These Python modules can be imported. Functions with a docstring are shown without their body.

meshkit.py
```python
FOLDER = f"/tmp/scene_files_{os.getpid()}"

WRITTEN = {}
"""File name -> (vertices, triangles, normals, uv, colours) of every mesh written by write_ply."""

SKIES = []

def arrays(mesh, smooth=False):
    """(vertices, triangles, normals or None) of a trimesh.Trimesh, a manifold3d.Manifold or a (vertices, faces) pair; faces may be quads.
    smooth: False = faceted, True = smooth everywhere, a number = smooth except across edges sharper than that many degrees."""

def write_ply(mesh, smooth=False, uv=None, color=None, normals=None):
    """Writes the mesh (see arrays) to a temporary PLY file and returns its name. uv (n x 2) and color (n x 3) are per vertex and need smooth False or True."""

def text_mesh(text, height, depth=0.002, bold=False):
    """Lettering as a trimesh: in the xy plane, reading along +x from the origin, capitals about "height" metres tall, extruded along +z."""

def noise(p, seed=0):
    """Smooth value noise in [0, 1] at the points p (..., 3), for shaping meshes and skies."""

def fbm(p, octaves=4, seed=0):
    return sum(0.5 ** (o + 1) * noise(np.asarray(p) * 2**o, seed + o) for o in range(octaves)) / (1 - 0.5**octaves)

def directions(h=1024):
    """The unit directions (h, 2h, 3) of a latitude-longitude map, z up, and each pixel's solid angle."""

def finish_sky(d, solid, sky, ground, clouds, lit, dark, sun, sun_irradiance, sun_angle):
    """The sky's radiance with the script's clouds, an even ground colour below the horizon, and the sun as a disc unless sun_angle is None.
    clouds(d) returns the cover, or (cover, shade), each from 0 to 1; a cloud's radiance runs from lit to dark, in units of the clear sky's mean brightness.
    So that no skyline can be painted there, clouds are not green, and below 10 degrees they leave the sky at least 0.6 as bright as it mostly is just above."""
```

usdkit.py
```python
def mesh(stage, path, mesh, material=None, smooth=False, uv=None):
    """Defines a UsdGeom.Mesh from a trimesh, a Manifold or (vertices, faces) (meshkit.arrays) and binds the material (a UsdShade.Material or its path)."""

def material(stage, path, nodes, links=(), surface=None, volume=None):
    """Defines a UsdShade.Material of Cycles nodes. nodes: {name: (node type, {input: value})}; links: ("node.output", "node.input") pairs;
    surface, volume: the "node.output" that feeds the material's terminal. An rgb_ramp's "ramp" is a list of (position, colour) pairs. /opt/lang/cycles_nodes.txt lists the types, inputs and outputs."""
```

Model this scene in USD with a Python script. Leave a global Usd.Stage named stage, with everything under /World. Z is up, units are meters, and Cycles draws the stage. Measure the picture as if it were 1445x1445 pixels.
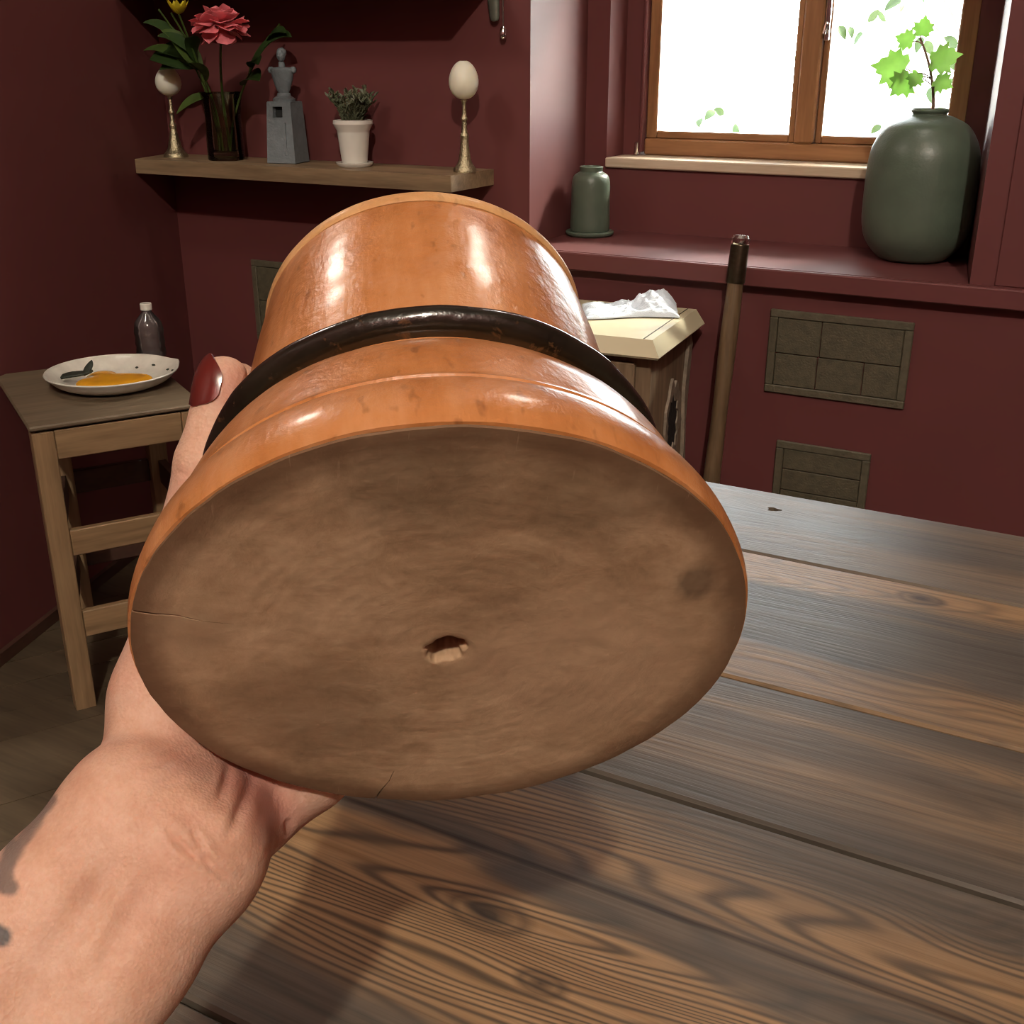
import math, random
import numpy as np, trimesh, manifold3d as m3, usdkit, meshkit
from pxr import Usd, UsdGeom, UsdLux, UsdShade, Gf, Sdf, Vt
from shapely.geometry import Polygon

stage = Usd.Stage.CreateInMemory()
UsdGeom.SetStageUpAxis(stage, 'Z'); UsdGeom.SetStageMetersPerUnit(stage, 1.0)
UsdGeom.Xform.Define(stage, '/World'); UsdGeom.Scope.Define(stage, '/World/Looks')

# ------------------------------------------------------------------ camera, sky, lamps
FPX = 1596.0                                   # focal length in pixels of a 1445 px frame
TILT = math.atan(637 / FPX); YAW = math.radians(28.8)
EYE = np.array([0, 0, 1.3])
FW = np.array([-math.sin(YAW) * math.cos(TILT), math.cos(YAW) * math.cos(TILT), -math.sin(TILT)])
RT = np.array([math.cos(YAW), math.sin(YAW), 0.0]); UP = np.cross(RT, FW)
cam = UsdGeom.Camera.Define(stage, '/World/camera')
cam.CreateHorizontalApertureAttr(36.0); cam.CreateVerticalApertureAttr(36.0)
cam.CreateFocalLengthAttr(36.0 * FPX / 1445)
cam.CreateClippingRangeAttr(Gf.Vec2f(0.02, 500))
cam.AddTransformOp().Set(Gf.Matrix4d(*RT, 0, *UP, 0, *(-FW), 0, *EYE, 1))
cam.CreateExposureAttr(0.0)
cam.CreateFStopAttr(0.0)

sky = UsdLux.DomeLight.Define(stage, '/World/sky')
sky.CreateIntensityAttr(4.3); sky.CreateColorAttr(Gf.Vec3f(0.93, 0.97, 1.0))

sun = UsdLux.DistantLight.Define(stage, '/World/hazy_sun')            # unseen veiled sun, high to the right outside, placed to light the niche
sun.CreateAngleAttr(28.0); sun.CreateIntensityAttr(150.0); sun.CreateColorAttr(Gf.Vec3f(1.0, 0.90, 0.78))
SD_ = np.array([0.46, 0.68, 0.76]); SD_ /= np.linalg.norm(SD_)
sx_ = np.cross([0, 0, 1.0], SD_); sx_ /= np.linalg.norm(sx_)
sun.AddTransformOp().Set(Gf.Matrix4d(*sx_, 0, *np.cross(SD_, sx_), 0, *SD_, 0, 0, 0, 0, 1))
def sphere_light(name, loc, radius, power, color):
    l = UsdLux.SphereLight.Define(stage, '/World/' + name)
    l.CreateRadiusAttr(radius); l.CreateIntensityAttr(power / (4 * math.pi * radius ** 2)); l.CreateColorAttr(Gf.Vec3f(*color))
    l.AddTranslateOp().Set(Gf.Vec3d(*loc))
LAMPS = [('lamp_light_key', (1.25, -2.28, 4.0), 0.06, 162.0, (1.0, 0.92, 0.79)),  # out of view behind the viewer; throws the arm, vessel and shelf shadows
         ('lamp_light_window_side', (-0.50, 2.09, 2.83), 0.12, 7.0, (1.0, 0.92, 0.80)),  # out of view, placed for the right highlight streak on the bowl
         ('lamp_light_wall_side', (-1.95, 1.10, 2.41), 0.12, 7.0, (1.0, 0.92, 0.80))]  # out of view, placed for the left highlight streak on the bowl
for l in LAMPS: sphere_light(*l)

# ------------------------------------------------------------------ helpers
used = {}
ORIGIN = {}
def numbered(path):
    n = used.get(path, -1) + 1; used[path] = n
    return path if n == 0 else f'{path}_{n:03d}'
def tag(prim, label=None, cat=None, group=None, kind=None):
    for k, v in (('label', label), ('category', cat), ('group', group), ('kind', kind)):
        if v: prim.SetCustomDataByKey(k, v)
def thing(name, label, cat, loc=(0, 0, 0), mat=None, group=None, kind=None):
    """Xform at the base; MAT: 3x3 rows = local axes in world"""
    p = numbered('/World/' + name); x = UsdGeom.Xform.Define(stage, p)
    R = np.eye(3) if mat is None else np.array(mat, float)
    if mat is None: x.AddTranslateOp().Set(Gf.Vec3d(*map(float, loc)))
    else: x.AddTransformOp().Set(Gf.Matrix4d(*[float(v) for v in (*R[0], 0, *R[1], 0, *R[2], 0, *loc, 1)]))
    ORIGIN[p] = (np.array(loc, float), R)
    tag(x.GetPrim(), label, cat, group, kind)
    return p
def part(parent, name, mesh, mat, smooth=30, label=None, world=True, kind=None):
    """mesh given in world coordinates (world=True) or in the thing's own"""
    o = parent
    while o not in ORIGIN: o = o.rsplit('/', 1)[0]
    loc, R = ORIGIN[o]
    v, f, _ = meshkit.arrays(mesh)
    if world: v = (v - loc) @ R.T
    p = numbered(parent + '/' + name)
    usdkit.mesh(stage, p, trimesh.Trimesh(v, f, process=False), mat, smooth=smooth)
    if label or kind: tag(stage.GetPrimAtPath(p), label, kind=kind)
    return p
def solo(name, mesh, mat, label, cat, smooth=30, group=None, kind=None):
    p = numbered('/World/' + name)
    v, f, _ = meshkit.arrays(mesh)
    o = np.array([v[:, 0].mean(), v[:, 1].mean(), v[:, 2].min()])
    m = usdkit.mesh(stage, p, trimesh.Trimesh(v - o, f, process=False), mat, smooth=smooth)
    m.AddTranslateOp().Set(Gf.Vec3d(*map(float, o)))
    ORIGIN[p] = (o, np.eye(3))
    tag(m.GetPrim(), label, cat, group, kind)
    return p

def cat(*ms): return trimesh.util.concatenate([trimesh.Trimesh(*meshkit.arrays(m)[:2], process=False) for m in ms])
def rotz(d): d = math.radians(d); return np.array([[math.cos(d), -math.sin(d), 0], [math.sin(d), math.cos(d), 0], [0, 0, 1]])
def frame_mesh(m, loc=(0, 0, 0), R=None):
    v, f, _ = meshkit.arrays(m)
    if R is not None: v = v @ np.asarray(R).T
    return trimesh.Trimesh(v + np.array(loc), f, process=False)
def box(x0, x1, y0, y1, z0, z1, b=0.0):
    """a box with chamfered edges (b)"""
    if b <= 0:
        m = trimesh.creation.box([x1 - x0, y1 - y0, z1 - z0])
    else:
        pts = []
        X, Y, Z = (x1 - x0) / 2, (y1 - y0) / 2, (z1 - z0) / 2
        for sx in (-1, 1):
            for sy in (-1, 1):
                for sz in (-1, 1):
                    pts += [[sx * X, sy * (Y - b), sz * (Z - b)], [sx * (X - b), sy * Y, sz * (Z - b)], [sx * (X - b), sy * (Y - b), sz * Z]]
        m = trimesh.convex.convex_hull(np.array(pts))
    m.apply_translation([(x0 + x1) / 2, (y0 + y1) / 2, (z0 + z1) / 2])
    return m
def hull(pts): return trimesh.convex.convex_hull(np.array(pts, float))
def lathe(profile, n=64, loc=(0, 0, 0), wobble=None):
    """profile [(r, z), ...] round z; r = 0 at an end closes it"""
    p = np.array(profile, float); w = np.linspace(0, 2 * np.pi, n, endpoint=False)
    V = np.stack([p[:, None, 0] * np.cos(w), p[:, None, 0] * np.sin(w), np.repeat(p[:, None, 1], n, 1)], -1)
    if wobble is not None: V = wobble(V)
    F = []
    k = len(p)
    for i in range(k - 1):
        a = i * n + np.arange(n); b = i * n + (np.arange(n) + 1) % n
        F += [np.stack([a, b, b + n], 1), np.stack([a, b + n, a + n], 1)]
    m = trimesh.Trimesh(V.reshape(-1, 3), np.vstack(F), process=False)
    m.merge_vertices(); m.update_faces(m.nondegenerate_faces()); m.apply_translation(loc)
    return m
def smooth_profile(pts, n=60):
    """Catmull-Rom through (r, z) points"""
    P = np.array(pts, float); P = np.vstack([2 * P[0] - P[1], P, 2 * P[-1] - P[-2]]); out = []
    per = max(2, n // (len(pts) - 1))
    for i in range(1, len(P) - 2):
        t = np.linspace(0, 1, per, endpoint=False)[:, None]
        a, b, c, d = P[i - 1:i + 3]
        out.append(0.5 * (2 * b + (c - a) * t + (2 * a - 5 * b + 4 * c - d) * t ** 2 + (3 * b - a - 3 * c + d) * t ** 3))
    o = np.vstack(out + [P[-2:-1]]); o[:, 0] = np.maximum(o[:, 0], 0)
    return o
def tube(pts, radii, sides=8, caps=True):
    p = np.asarray(pts, float); t = np.gradient(p, axis=0); t /= np.linalg.norm(t, axis=1, keepdims=True)
    ref = np.array([0, 0, 1.0]) if abs(t[0, 2]) < 0.9 else np.array([1.0, 0, 0])
    A = np.cross(t, ref); A /= np.linalg.norm(A, axis=1, keepdims=True); B = np.cross(t, A)
    w = np.linspace(0, 2 * np.pi, sides, endpoint=False); r = np.broadcast_to(radii, (len(p),))
    V = p[:, None] + r[:, None, None] * (np.cos(w)[None, :, None] * A[:, None] + np.sin(w)[None, :, None] * B[:, None])
    V = V.reshape(-1, 3); F = []
    for i in range(len(p) - 1):
        a = i * sides + np.arange(sides); b = i * sides + (np.arange(sides) + 1) % sides
        F += [np.stack([a, b, b + sides], 1), np.stack([a, b + sides, a + sides], 1)]
    if caps:
        n = len(V); V = np.vstack([V, p[:1], p[-1:]]); k = np.arange(sides); k2 = (k + 1) % sides; e = (len(p) - 1) * sides
        F += [np.stack([np.full(sides, n), k2, k], 1), np.stack([np.full(sides, n + 1), e + k, e + k2], 1)]
    m = trimesh.Trimesh(V, np.vstack(F), process=False); m.fix_normals()
    return m
def bez(*P, n=12):
    P = np.array(P, float); t = np.linspace(0, 1, n)[:, None]; k = len(P) - 1
    return sum(math.comb(k, i) * (1 - t) ** (k - i) * t ** i * P[i] for i in range(k + 1))
def leaf_blade(path, width, up=(0, 0, 1), thick=0.0008, fold=0.25, shape=1.0):
    """a leaf with a folded midrib along PATH; width at the widest"""
    p = np.asarray(path, float); t = np.gradient(p, axis=0); t /= np.linalg.norm(t, axis=1, keepdims=True)
    side = np.cross(t, up); side /= np.linalg.norm(side, axis=1, keepdims=True) + 1e-9
    nor = np.cross(side, t); s = np.linspace(0, 1, len(p))
    w = width / 2 * np.sin(np.pi * np.clip(s, 0, 1) ** (0.8 * shape)) ** 0.8 + 0.0006
    rows = [p + side * w[:, None] + nor * (fold * w)[:, None], p, p - side * w[:, None] + nor * (fold * w)[:, None]]
    V, F, n = [], [], len(p)
    for lay in (thick, -thick):
        for r in rows: V.append(r + nor * lay / 2)
    V = np.vstack(V)
    for lay in (0, 1):
        for c in (0, 1):
            a = lay * 3 * n + c * n + np.arange(n - 1); b = a + n
            q = [np.stack([a, b, b + 1], 1), np.stack([a, b + 1, a + 1], 1)]
            F += q if lay else [x[:, ::-1] for x in q]
    for c in (0, 2):
        a = c * n + np.arange(n - 1); b = a + 3 * n
        F += [np.stack([a, b, b + 1], 1), np.stack([a, b + 1, a + 1], 1)]
    m = trimesh.Trimesh(V, np.vstack(F), process=False); m.fix_normals()
    return m

def fbs(q): return meshkit.fbm(q) * 2 - 1

# ------------------------------------------------------------------ materials
class G:
    """small builder of a node graph"""
    def __init__(s): s.nodes, s.links = {}, []
    def add(s, kind, **kw):
        n = f'n{len(s.nodes)}'; vals = {}
        for k, v in kw.items():
            if isinstance(v, tuple) and len(v) == 2 and v[0] == '@': s.links.append((v[1], f'{n}.{k}'))
            else: vals[k] = v
        s.nodes[n] = (kind, vals)
        return lambda out: ('@', f'{n}.{out}')
    def pos(s): return s.add('geometry')('position')
    def obj(s): return s.add('texture_coordinate')('object')
    def map(s, vec, scale=(1, 1, 1), loc=(0, 0, 0), rot=(0, 0, 0)): return s.add('mapping', vector=vec, scale=scale, location=loc, rotation=rot)('vector')
    def noise(s, vec, scale=5.0, detail=3.0, rough=0.55, dist=0.0): return s.add('noise_texture', vector=vec, scale=scale, detail=detail, roughness=rough, distortion=dist)('fac')
    def ramp(s, fac, stops): return s.add('rgb_ramp', fac=fac, ramp=stops)('color')
    def mix(s, fac, a, b, kind='mix'): return s.add('mix', mix_type=kind, fac=fac, color1=a, color2=b)('color')
    def math(s, op, a, b=0.0, c=0.0): return s.add('math', math_type=op, value1=a, value2=b, value3=c)('value')
    def bump(s, h, strength=0.3, dist=0.002): return s.add('bump', height=h, strength=strength, distance=dist)('normal')
    def pbr(s, **kw): return s.add('principled_bsdf', **kw)
    def done(s, name, surf): return usdkit.material(stage, '/World/Looks/' + name, s.nodes, s.links, surface=surf[1])

def grey(v): return (v, v, v)
def simple(name, color, rough=0.5, vary=0.12, scale=12.0, bump=0.0, bscale=60.0, obj=False, **kw):
    g = G(); p = g.obj() if obj else g.pos()
    f = g.noise(p, scale, 4)
    c = g.ramp(f, [(0.25, tuple(x * (1 - vary) for x in color)), (0.75, tuple(min(1, x * (1 + vary)) for x in color))])
    a = dict(base_color=c, roughness=rough, **kw)
    if bump: a['normal'] = g.bump(g.noise(p, bscale, 3), bump, 0.004)
    return g.done(name, g.pbr(**a)('BSDF'))
def wood(name, dark, light, axis='x', rough=0.5, freq=1.0, off=(0, 0, 0), obj=False, bump=0.25):
    """plain plank wood, grain along AXIS"""
    g = G(); p = g.obj() if obj else g.pos()
    s = {'x': (1.2, 14, 14), 'y': (14, 1.2, 14), 'z': (14, 14, 1.2)}[axis]
    s2 = tuple(v * 7 for v in s)
    a = g.noise(g.map(p, tuple(v * freq for v in s), off), 1.0, 5, 0.6, 0.6)
    b = g.noise(g.map(p, tuple(v * freq for v in s2), off), 1.0, 3, 0.6)
    f = g.math('multiply_add', b, 0.4, g.math('multiply', a, 0.75))
    c = g.ramp(f, [(0.38, dark), (0.75, light)])
    return g.done(name, g.pbr(base_color=c, roughness=rough, normal=g.bump(b, bump, 0.002))('BSDF'))

PAINT = (0.119, 0.0335, 0.032)
M = {}
def paint(name, color, rough=0.55):
    g = G(); p = g.pos()
    c = g.ramp(g.noise(p, 2.2, 4), [(0.2, tuple(x * 0.9 for x in color)), (0.8, tuple(x * 1.08 for x in color))])
    h = g.math('add', g.noise(p, 38.0, 3), g.math('multiply', g.noise(p, 160.0, 2), 0.4))
    return g.done(name, g.pbr(base_color=c, roughness=rough, specular_ior_level=0.35, normal=g.bump(h, 0.10, 0.002))('BSDF'))
M['paint'] = paint('maroon_paint', PAINT)
M['ceiling'] = paint('ceiling_paint', (0.55, 0.50, 0.45), 0.8)
M['floor'] = wood('floor_wood', (0.036, 0.024, 0.013), (0.092, 0.064, 0.036), 'x', 0.55)
M['floor_b'] = wood('floor_wood_b', (0.041, 0.028, 0.015), (0.104, 0.072, 0.041), 'x', 0.55, off=(3, 1, 7))
M['base_wood'] = wood('baseboard_wood', (0.035, 0.014, 0.009), (0.08, 0.035, 0.022), 'y', 0.5)
M['shelf'] = wood('shelf_oak', (0.13, 0.085, 0.045), (0.30, 0.205, 0.115), 'x', 0.5)
M['stool'] = wood('stool_wood', (0.15, 0.090, 0.042), (0.33, 0.215, 0.110), 'z', 0.5, obj=True)
M['stool_x'] = wood('stool_wood_rail', (0.15, 0.090, 0.042), (0.33, 0.215, 0.110), 'x', 0.5, obj=True)
M['stool_top'] = wood('stool_top_wood', (0.080, 0.056, 0.032), (0.155, 0.114, 0.070), 'x', 0.55, obj=True)
M['frame'] = wood('window_wood', (0.17, 0.075, 0.028), (0.34, 0.165, 0.070), 'z', 0.38)
M['frame_x'] = wood('window_wood_rail', (0.17, 0.075, 0.028), (0.34, 0.165, 0.070), 'x', 0.38)
M['sill'] = wood('sill_wood', (0.42, 0.32, 0.22), (0.62, 0.51, 0.38), 'x', 0.35)
M['cabinet'] = wood('cabinet_wood', (0.10, 0.062, 0.032), (0.27, 0.185, 0.11), 'z', 0.6, obj=True, bump=0.5)
M['slab'] = simple('cream_slab', (0.56, 0.50, 0.33), 0.35, 0.05, 9)
M['cloth'] = simple('white_cloth', (0.70, 0.79, 0.87), 0.85, 0.06, 22, 0.25, 400)
M['char_and_shade'] = simple('charred_knot_and_gap_shade', (0.012, 0.010, 0.008), 0.7, 0.3, 60, 0.5, 120)
M['knot_rim'] = simple('pale_knot_rim', (0.23, 0.18, 0.13), 0.6, 0.3, 50, 0.6, 90)
M['green'] = simple('green_stoneware', (0.083, 0.112, 0.080), 0.38, 0.10, 20, 0.12, 180)
M['dark_in'] = simple('dark_inside', (0.02, 0.022, 0.018), 0.8)
M['vent'] = simple('olive_panel', (0.078, 0.066, 0.038), 0.6, 0.28, 55, 0.5, 220)
M['vent_frame'] = simple('olive_panel_frame', (0.088, 0.075, 0.046), 0.55, 0.22, 70, 0.4, 160)
M['white_ceramic'] = simple('white_ceramic', (0.66, 0.64, 0.57), 0.22, 0.05, 14)
M['enamel'] = simple('worn_enamel', (0.62, 0.60, 0.52), 0.25, 0.12, 30)
M['egg'] = simple('ivory_wax', (0.70, 0.66, 0.53), 0.38, 0.05, 25, subsurface_weight=0.3, subsurface_scale=0.01, subsurface_radius=(1.0, 0.7, 0.4))
M['brass'] = simple('aged_brass', (0.44, 0.38, 0.24), 0.38, 0.35, 90, 0.6, 260, metallic=1.0)
M['silver'] = simple('polished_silver', (0.85, 0.84, 0.80), 0.15, 0.04, metallic=1.0)
M['pewter'] = simple('grey_green_metal', (0.13, 0.14, 0.11), 0.45, 0.15, 40, metallic=0.5)
M['staff_wood'] = wood('staff_wood', (0.075, 0.045, 0.022), (0.20, 0.130, 0.070), 'z', 0.38)
M['staff_cap'] = simple('bronze_cap', (0.075, 0.058, 0.036), 0.28, 0.3, 80, metallic=0.8)
M['stone'] = simple('blue_grey_stone', (0.145, 0.170, 0.180), 0.7, 0.14, 45, 0.5, 140)
M['recess_shade'] = simple('recess_shade_black', (0.012, 0.014, 0.013), 0.8)
M['yolk'] = simple('yellow_sauce', (0.72, 0.33, 0.018), 0.18, 0.10, 30)
M['herb'] = simple('dark_herb', (0.028, 0.034, 0.024), 0.55, 0.3, 90)
M['soil'] = simple('soil', (0.03, 0.02, 0.014), 0.9, 0.3, 120, 0.8, 200)
M['nut'] = simple('brown_shell', (0.16, 0.085, 0.045), 0.6, 0.3, 120, 0.6, 160)
M['lamp'] = simple('lamp_metal', (0.10, 0.08, 0.06), 0.4, metallic=0.8)
M['nail'] = simple('dark_red_nail_varnish', (0.095, 0.012, 0.009), 0.12, 0.10, 80, coat_weight=0.6, coat_roughness=0.06)
M['ground'] = simple('pale_gravel', (0.55, 0.54, 0.50), 0.9, 0.15, 6)

def leafy(name, color, trans, amount=0.4, rough=0.45, vary=0.3):
    g = G(); p = g.pos()
    f = g.noise(p, 30.0, 3)
    c = g.ramp(f, [(0.3, tuple(x * (1 - vary) for x in color)), (0.7, tuple(x * (1 + vary) for x in color))])
    a = g.pbr(base_color=c, roughness=rough)('BSDF')
    t = g.add('translucent_bsdf', color=trans)('BSDF')
    return g.done(name, g.add('mix_closure', fac=amount, closure1=a, closure2=t)('closure'))
M['leaf_dark'] = leafy('dark_leaf', (0.030, 0.060, 0.014), (0.08, 0.16, 0.03), 0.3)
M['leaf_mid'] = leafy('mid_leaf', (0.065, 0.105, 0.020), (0.15, 0.25, 0.04), 0.3)
M['heather'] = leafy('grey_green_leaf', (0.115, 0.125, 0.070), (0.15, 0.18, 0.08), 0.25)
M['petal'] = leafy('pink_petal', (0.80, 0.22, 0.25), (0.85, 0.3, 0.3), 0.3, 0.5, 0.2)
M['petal_y'] = leafy('yellow_petal', (0.62, 0.50, 0.02), (0.7, 0.55, 0.04), 0.35)
M['leaf_sun'] = leafy('sunlit_leaf', (0.30, 0.44, 0.16), (0.46, 0.70, 0.26), 0.6)
M['leaf_out'] = leafy('garden_leaf', (0.045, 0.085, 0.022), (0.06, 0.12, 0.03), 0.5)
M['twig'] = simple('twig_bark', (0.16, 0.09, 0.06), 0.7)

def pane(name, tint, ior=1.45, rough=0.0):
    g = G()
    t = g.add('transparent_bsdf', color=tint)('BSDF'); s = g.add('glossy_bsdf', color=(1, 1, 1), roughness=rough)('BSDF')
    return g.done(name, g.add('mix_closure', fac=g.add('fresnel', IOR=ior)('fac'), closure1=t, closure2=s)('closure'))
M['pane'] = pane('window_glass', (0.97, 0.99, 0.98))
M['vase_glass'] = pane('green_vase_glass', (0.82, 0.86, 0.72), 1.5, 0.04)
g = G(); tb = g.add('transparent_bsdf', color=(.95, .95, .95))('BSDF'); db = g.add('translucent_bsdf', color=(.75, .72, .70))('BSDF'); gb = g.add('glossy_bsdf', color=(1, 1, 1), roughness=.12)('BSDF')
M['bottle'] = g.done('clear_plastic', g.add('mix_closure', fac=g.add('fresnel', IOR=1.5)('fac'), closure1=g.add('mix_closure', fac=.2, closure1=tb, closure2=db)('closure'), closure2=gb)('closure'))

def table_wood(name, y0, y1, tan_stops, seed, pin=0.6, crack=None, knots=(), grey_tone=1.0):
    """stained plank along x; TAN_STOPS: [(0..1 across the plank, amount of bare tan wood)]"""
    g = G(); p = g.pos()
    sep = g.add('separate_xyz', vector=p)
    wob = g.noise(g.map(p, (1.6, 7.0, 1.0), (seed * 3.1, seed, 0)), 1.0, 3, 0.55, 0.8)
    wob2 = g.noise(g.map(p, (5.0, 30.0, 1.0), (seed, seed * 2.0, 0)), 1.0, 3, 0.6)
    across = g.math('divide', g.math('subtract', sep('y'), y0), y1 - y0)
    a = g.math('add', across, g.math('multiply_add', wob, 0.55, -0.275))
    a = g.math('add', a, g.math('multiply_add', wob2, 0.16, -0.08))
    tan = g.ramp(a, [(x, grey(v)) for x, v in tan_stops])
    # growth rings: stretched rings round an axis that wanders
    ring_in = g.math('multiply_add', g.noise(g.map(p, (1.3, 5.0, 1.0), (seed * 1.7, 4, 0)), 1.0, 2, 0.5, 1.0), 26.0, g.math('multiply', sep('y'), 95.0))
    ring = g.math('multiply_add', g.math('sine', g.math('multiply', ring_in, 6.2832 / 1.0)), 0.5, 0.5)
    ring = g.math('power', ring, 2.2)
    fine = g.noise(g.map(p, (6.0, 420.0, 1.0), (seed, 0, 0)), 1.0, 3, 0.65)
    fine2 = g.noise(g.map(p, (2.5, 90.0, 1.0), (0, seed, 0)), 1.0, 3, 0.6)
    blot = g.noise(g.map(p, (3.0, 8.0, 1.0), (seed * 5.0, 2, 0)), 1.0, 4, 0.6)
    d0 = tuple(x * grey_tone for x in (0.042, 0.036, 0.030)); d1 = tuple(x * grey_tone for x in (0.112, 0.094, 0.074))
    dark = g.ramp(g.math('multiply_add', fine2, 0.6, g.math('multiply', blot, 0.45)), [(0.3, d0), (0.75, d1)])
    light = g.ramp(fine2, [(0.25, (0.225, 0.128, 0.058)), (0.75, (0.43, 0.265, 0.130))])
    light = g.mix(g.math('multiply', ring, pin), light, (0.050, 0.036, 0.024))
    col = g.mix(tan, dark, light)
    col = g.mix(g.math('multiply', g.math('subtract', 0.55, fine), 0.9), col, (0.02, 0.016, 0.012))
    for kx, ky, kr in knots:
        v = g.map(g.add('vector_math', math_type='subtract', vector1=p, vector2=(kx, ky, 0.76))('vector'), (0.55, 1.0, 0.0))
        dist = g.add('vector_math', math_type='length', vector1=v)('value')
        dist = g.math('multiply_add', wob2, 0.010, dist)
        col = g.mix(g.ramp(g.math('divide', dist, kr * 2), [(0.25, grey(0.9)), (0.5, grey(0.35)), (0.62, grey(0.55)), (0.8, grey(0.0))]), col, (0.022, 0.016, 0.012))
    if crack is not None:
        cr = g.math('absolute', g.math('subtract', g.math('multiply_add', wob2, 0.006, sep('y')), crack + 0.003))
        col = g.mix(g.ramp(g.math('divide', cr, 0.004), [(0.0, grey(0.85)), (0.6, grey(0.5)), (1.0, grey(0.0))]), col, (0.018, 0.010, 0.007))
    rough = g.math('multiply_add', fine2, 0.2, 0.29)
    hh = g.math('add', g.math('multiply', fine, 0.5), g.math('add', g.math('multiply', ring, -0.15), fine2))
    return g.done(name, g.pbr(base_color=col, roughness=rough, normal=g.bump(hh, 0.20, 0.0022), specular_ior_level=0.20)('BSDF'))

# ------------------------------------------------------------------ the setting
WY, WW = 2.5, 2.87                  # room face of the back wall, face of the wall round the window
mf = lambda m: m3.Manifold(m3.Mesh(np.asarray(m.vertices, np.float32), np.asarray(m.faces, np.uint32)))
def structure(name, mesh, mat, smooth=30):
    p = '/World/' + name; used[p] = 0; ORIGIN[p] = (np.zeros(3), np.eye(3))
    v, f, _ = meshkit.arrays(mesh)
    m = usdkit.mesh(stage, p, trimesh.Trimesh(v, f, process=False), mat, smooth=smooth); tag(m.GetPrim(), kind='structure')
    return p
wall = mf(box(-2.85, 2.3, WY, 3.12, 0, 4.3))
niche = hull([(x, y, z) for z in (0.84, 2.0) for x, y in ((-1.325, WY - 0.01), (-0.2985, WY - 0.01), (-0.36, WW), (-1.355, WW))])
opening = box(-1.292, -0.40, WW - 0.02, 3.2, 1.04, 1.72)  # top edge is out of view, set low to cut sky sheen on the table
wall = wall - mf(niche) - mf(opening)
P = structure('wall_back', wall, M['paint']); tag(stage.GetPrimAtPath(P), 'maroon painted back wall with the deep window niche')
# left wall is not square to the back wall
LW0, LW1 = np.array([-2.14, 1.4]), np.array([-2.49, 2.5]); ld = (LW1 - LW0) / np.linalg.norm(LW1 - LW0); ln = np.array([-ld[1], ld[0]])
a, b = LW0 - ld * 4.6, LW1 + ld * 0.2
wl = hull([(*q, z) for z in (0, 4.3) for q in (a, b, a + ln * 0.2, b + ln * 0.2)])
P = structure('wall_left', wl, M['paint']); tag(stage.GetPrimAtPath(P), 'bare maroon painted wall on the left')
bb = hull([(*q, z) for z in (0, 0.03) for q in (a, b, a - ln * 0.014, b - ln * 0.014)])
P = structure('baseboard_left', bb, M['base_wood']); tag(stage.GetPrimAtPath(P), 'low dark brown baseboard along the left wall')
structure('wall_right', box(2.3, 2.5, -3.1, 3.0, 0, 4.3), M['paint'])
structure('wall_front', box(-2.85, 2.5, -3.3, -3.1, 0, 4.3), M['paint'])
structure('ceiling', box(-2.85, 2.5, -3.3, 3.1, 4.3, 4.45), M['ceiling'])
P = structure('floor', box(-2.85, 2.5, -3.3, 3.1, -0.08, -0.012), M['floor']); tag(stage.GetPrimAtPath(P), 'dim brown floorboards beside the small side table')
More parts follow.
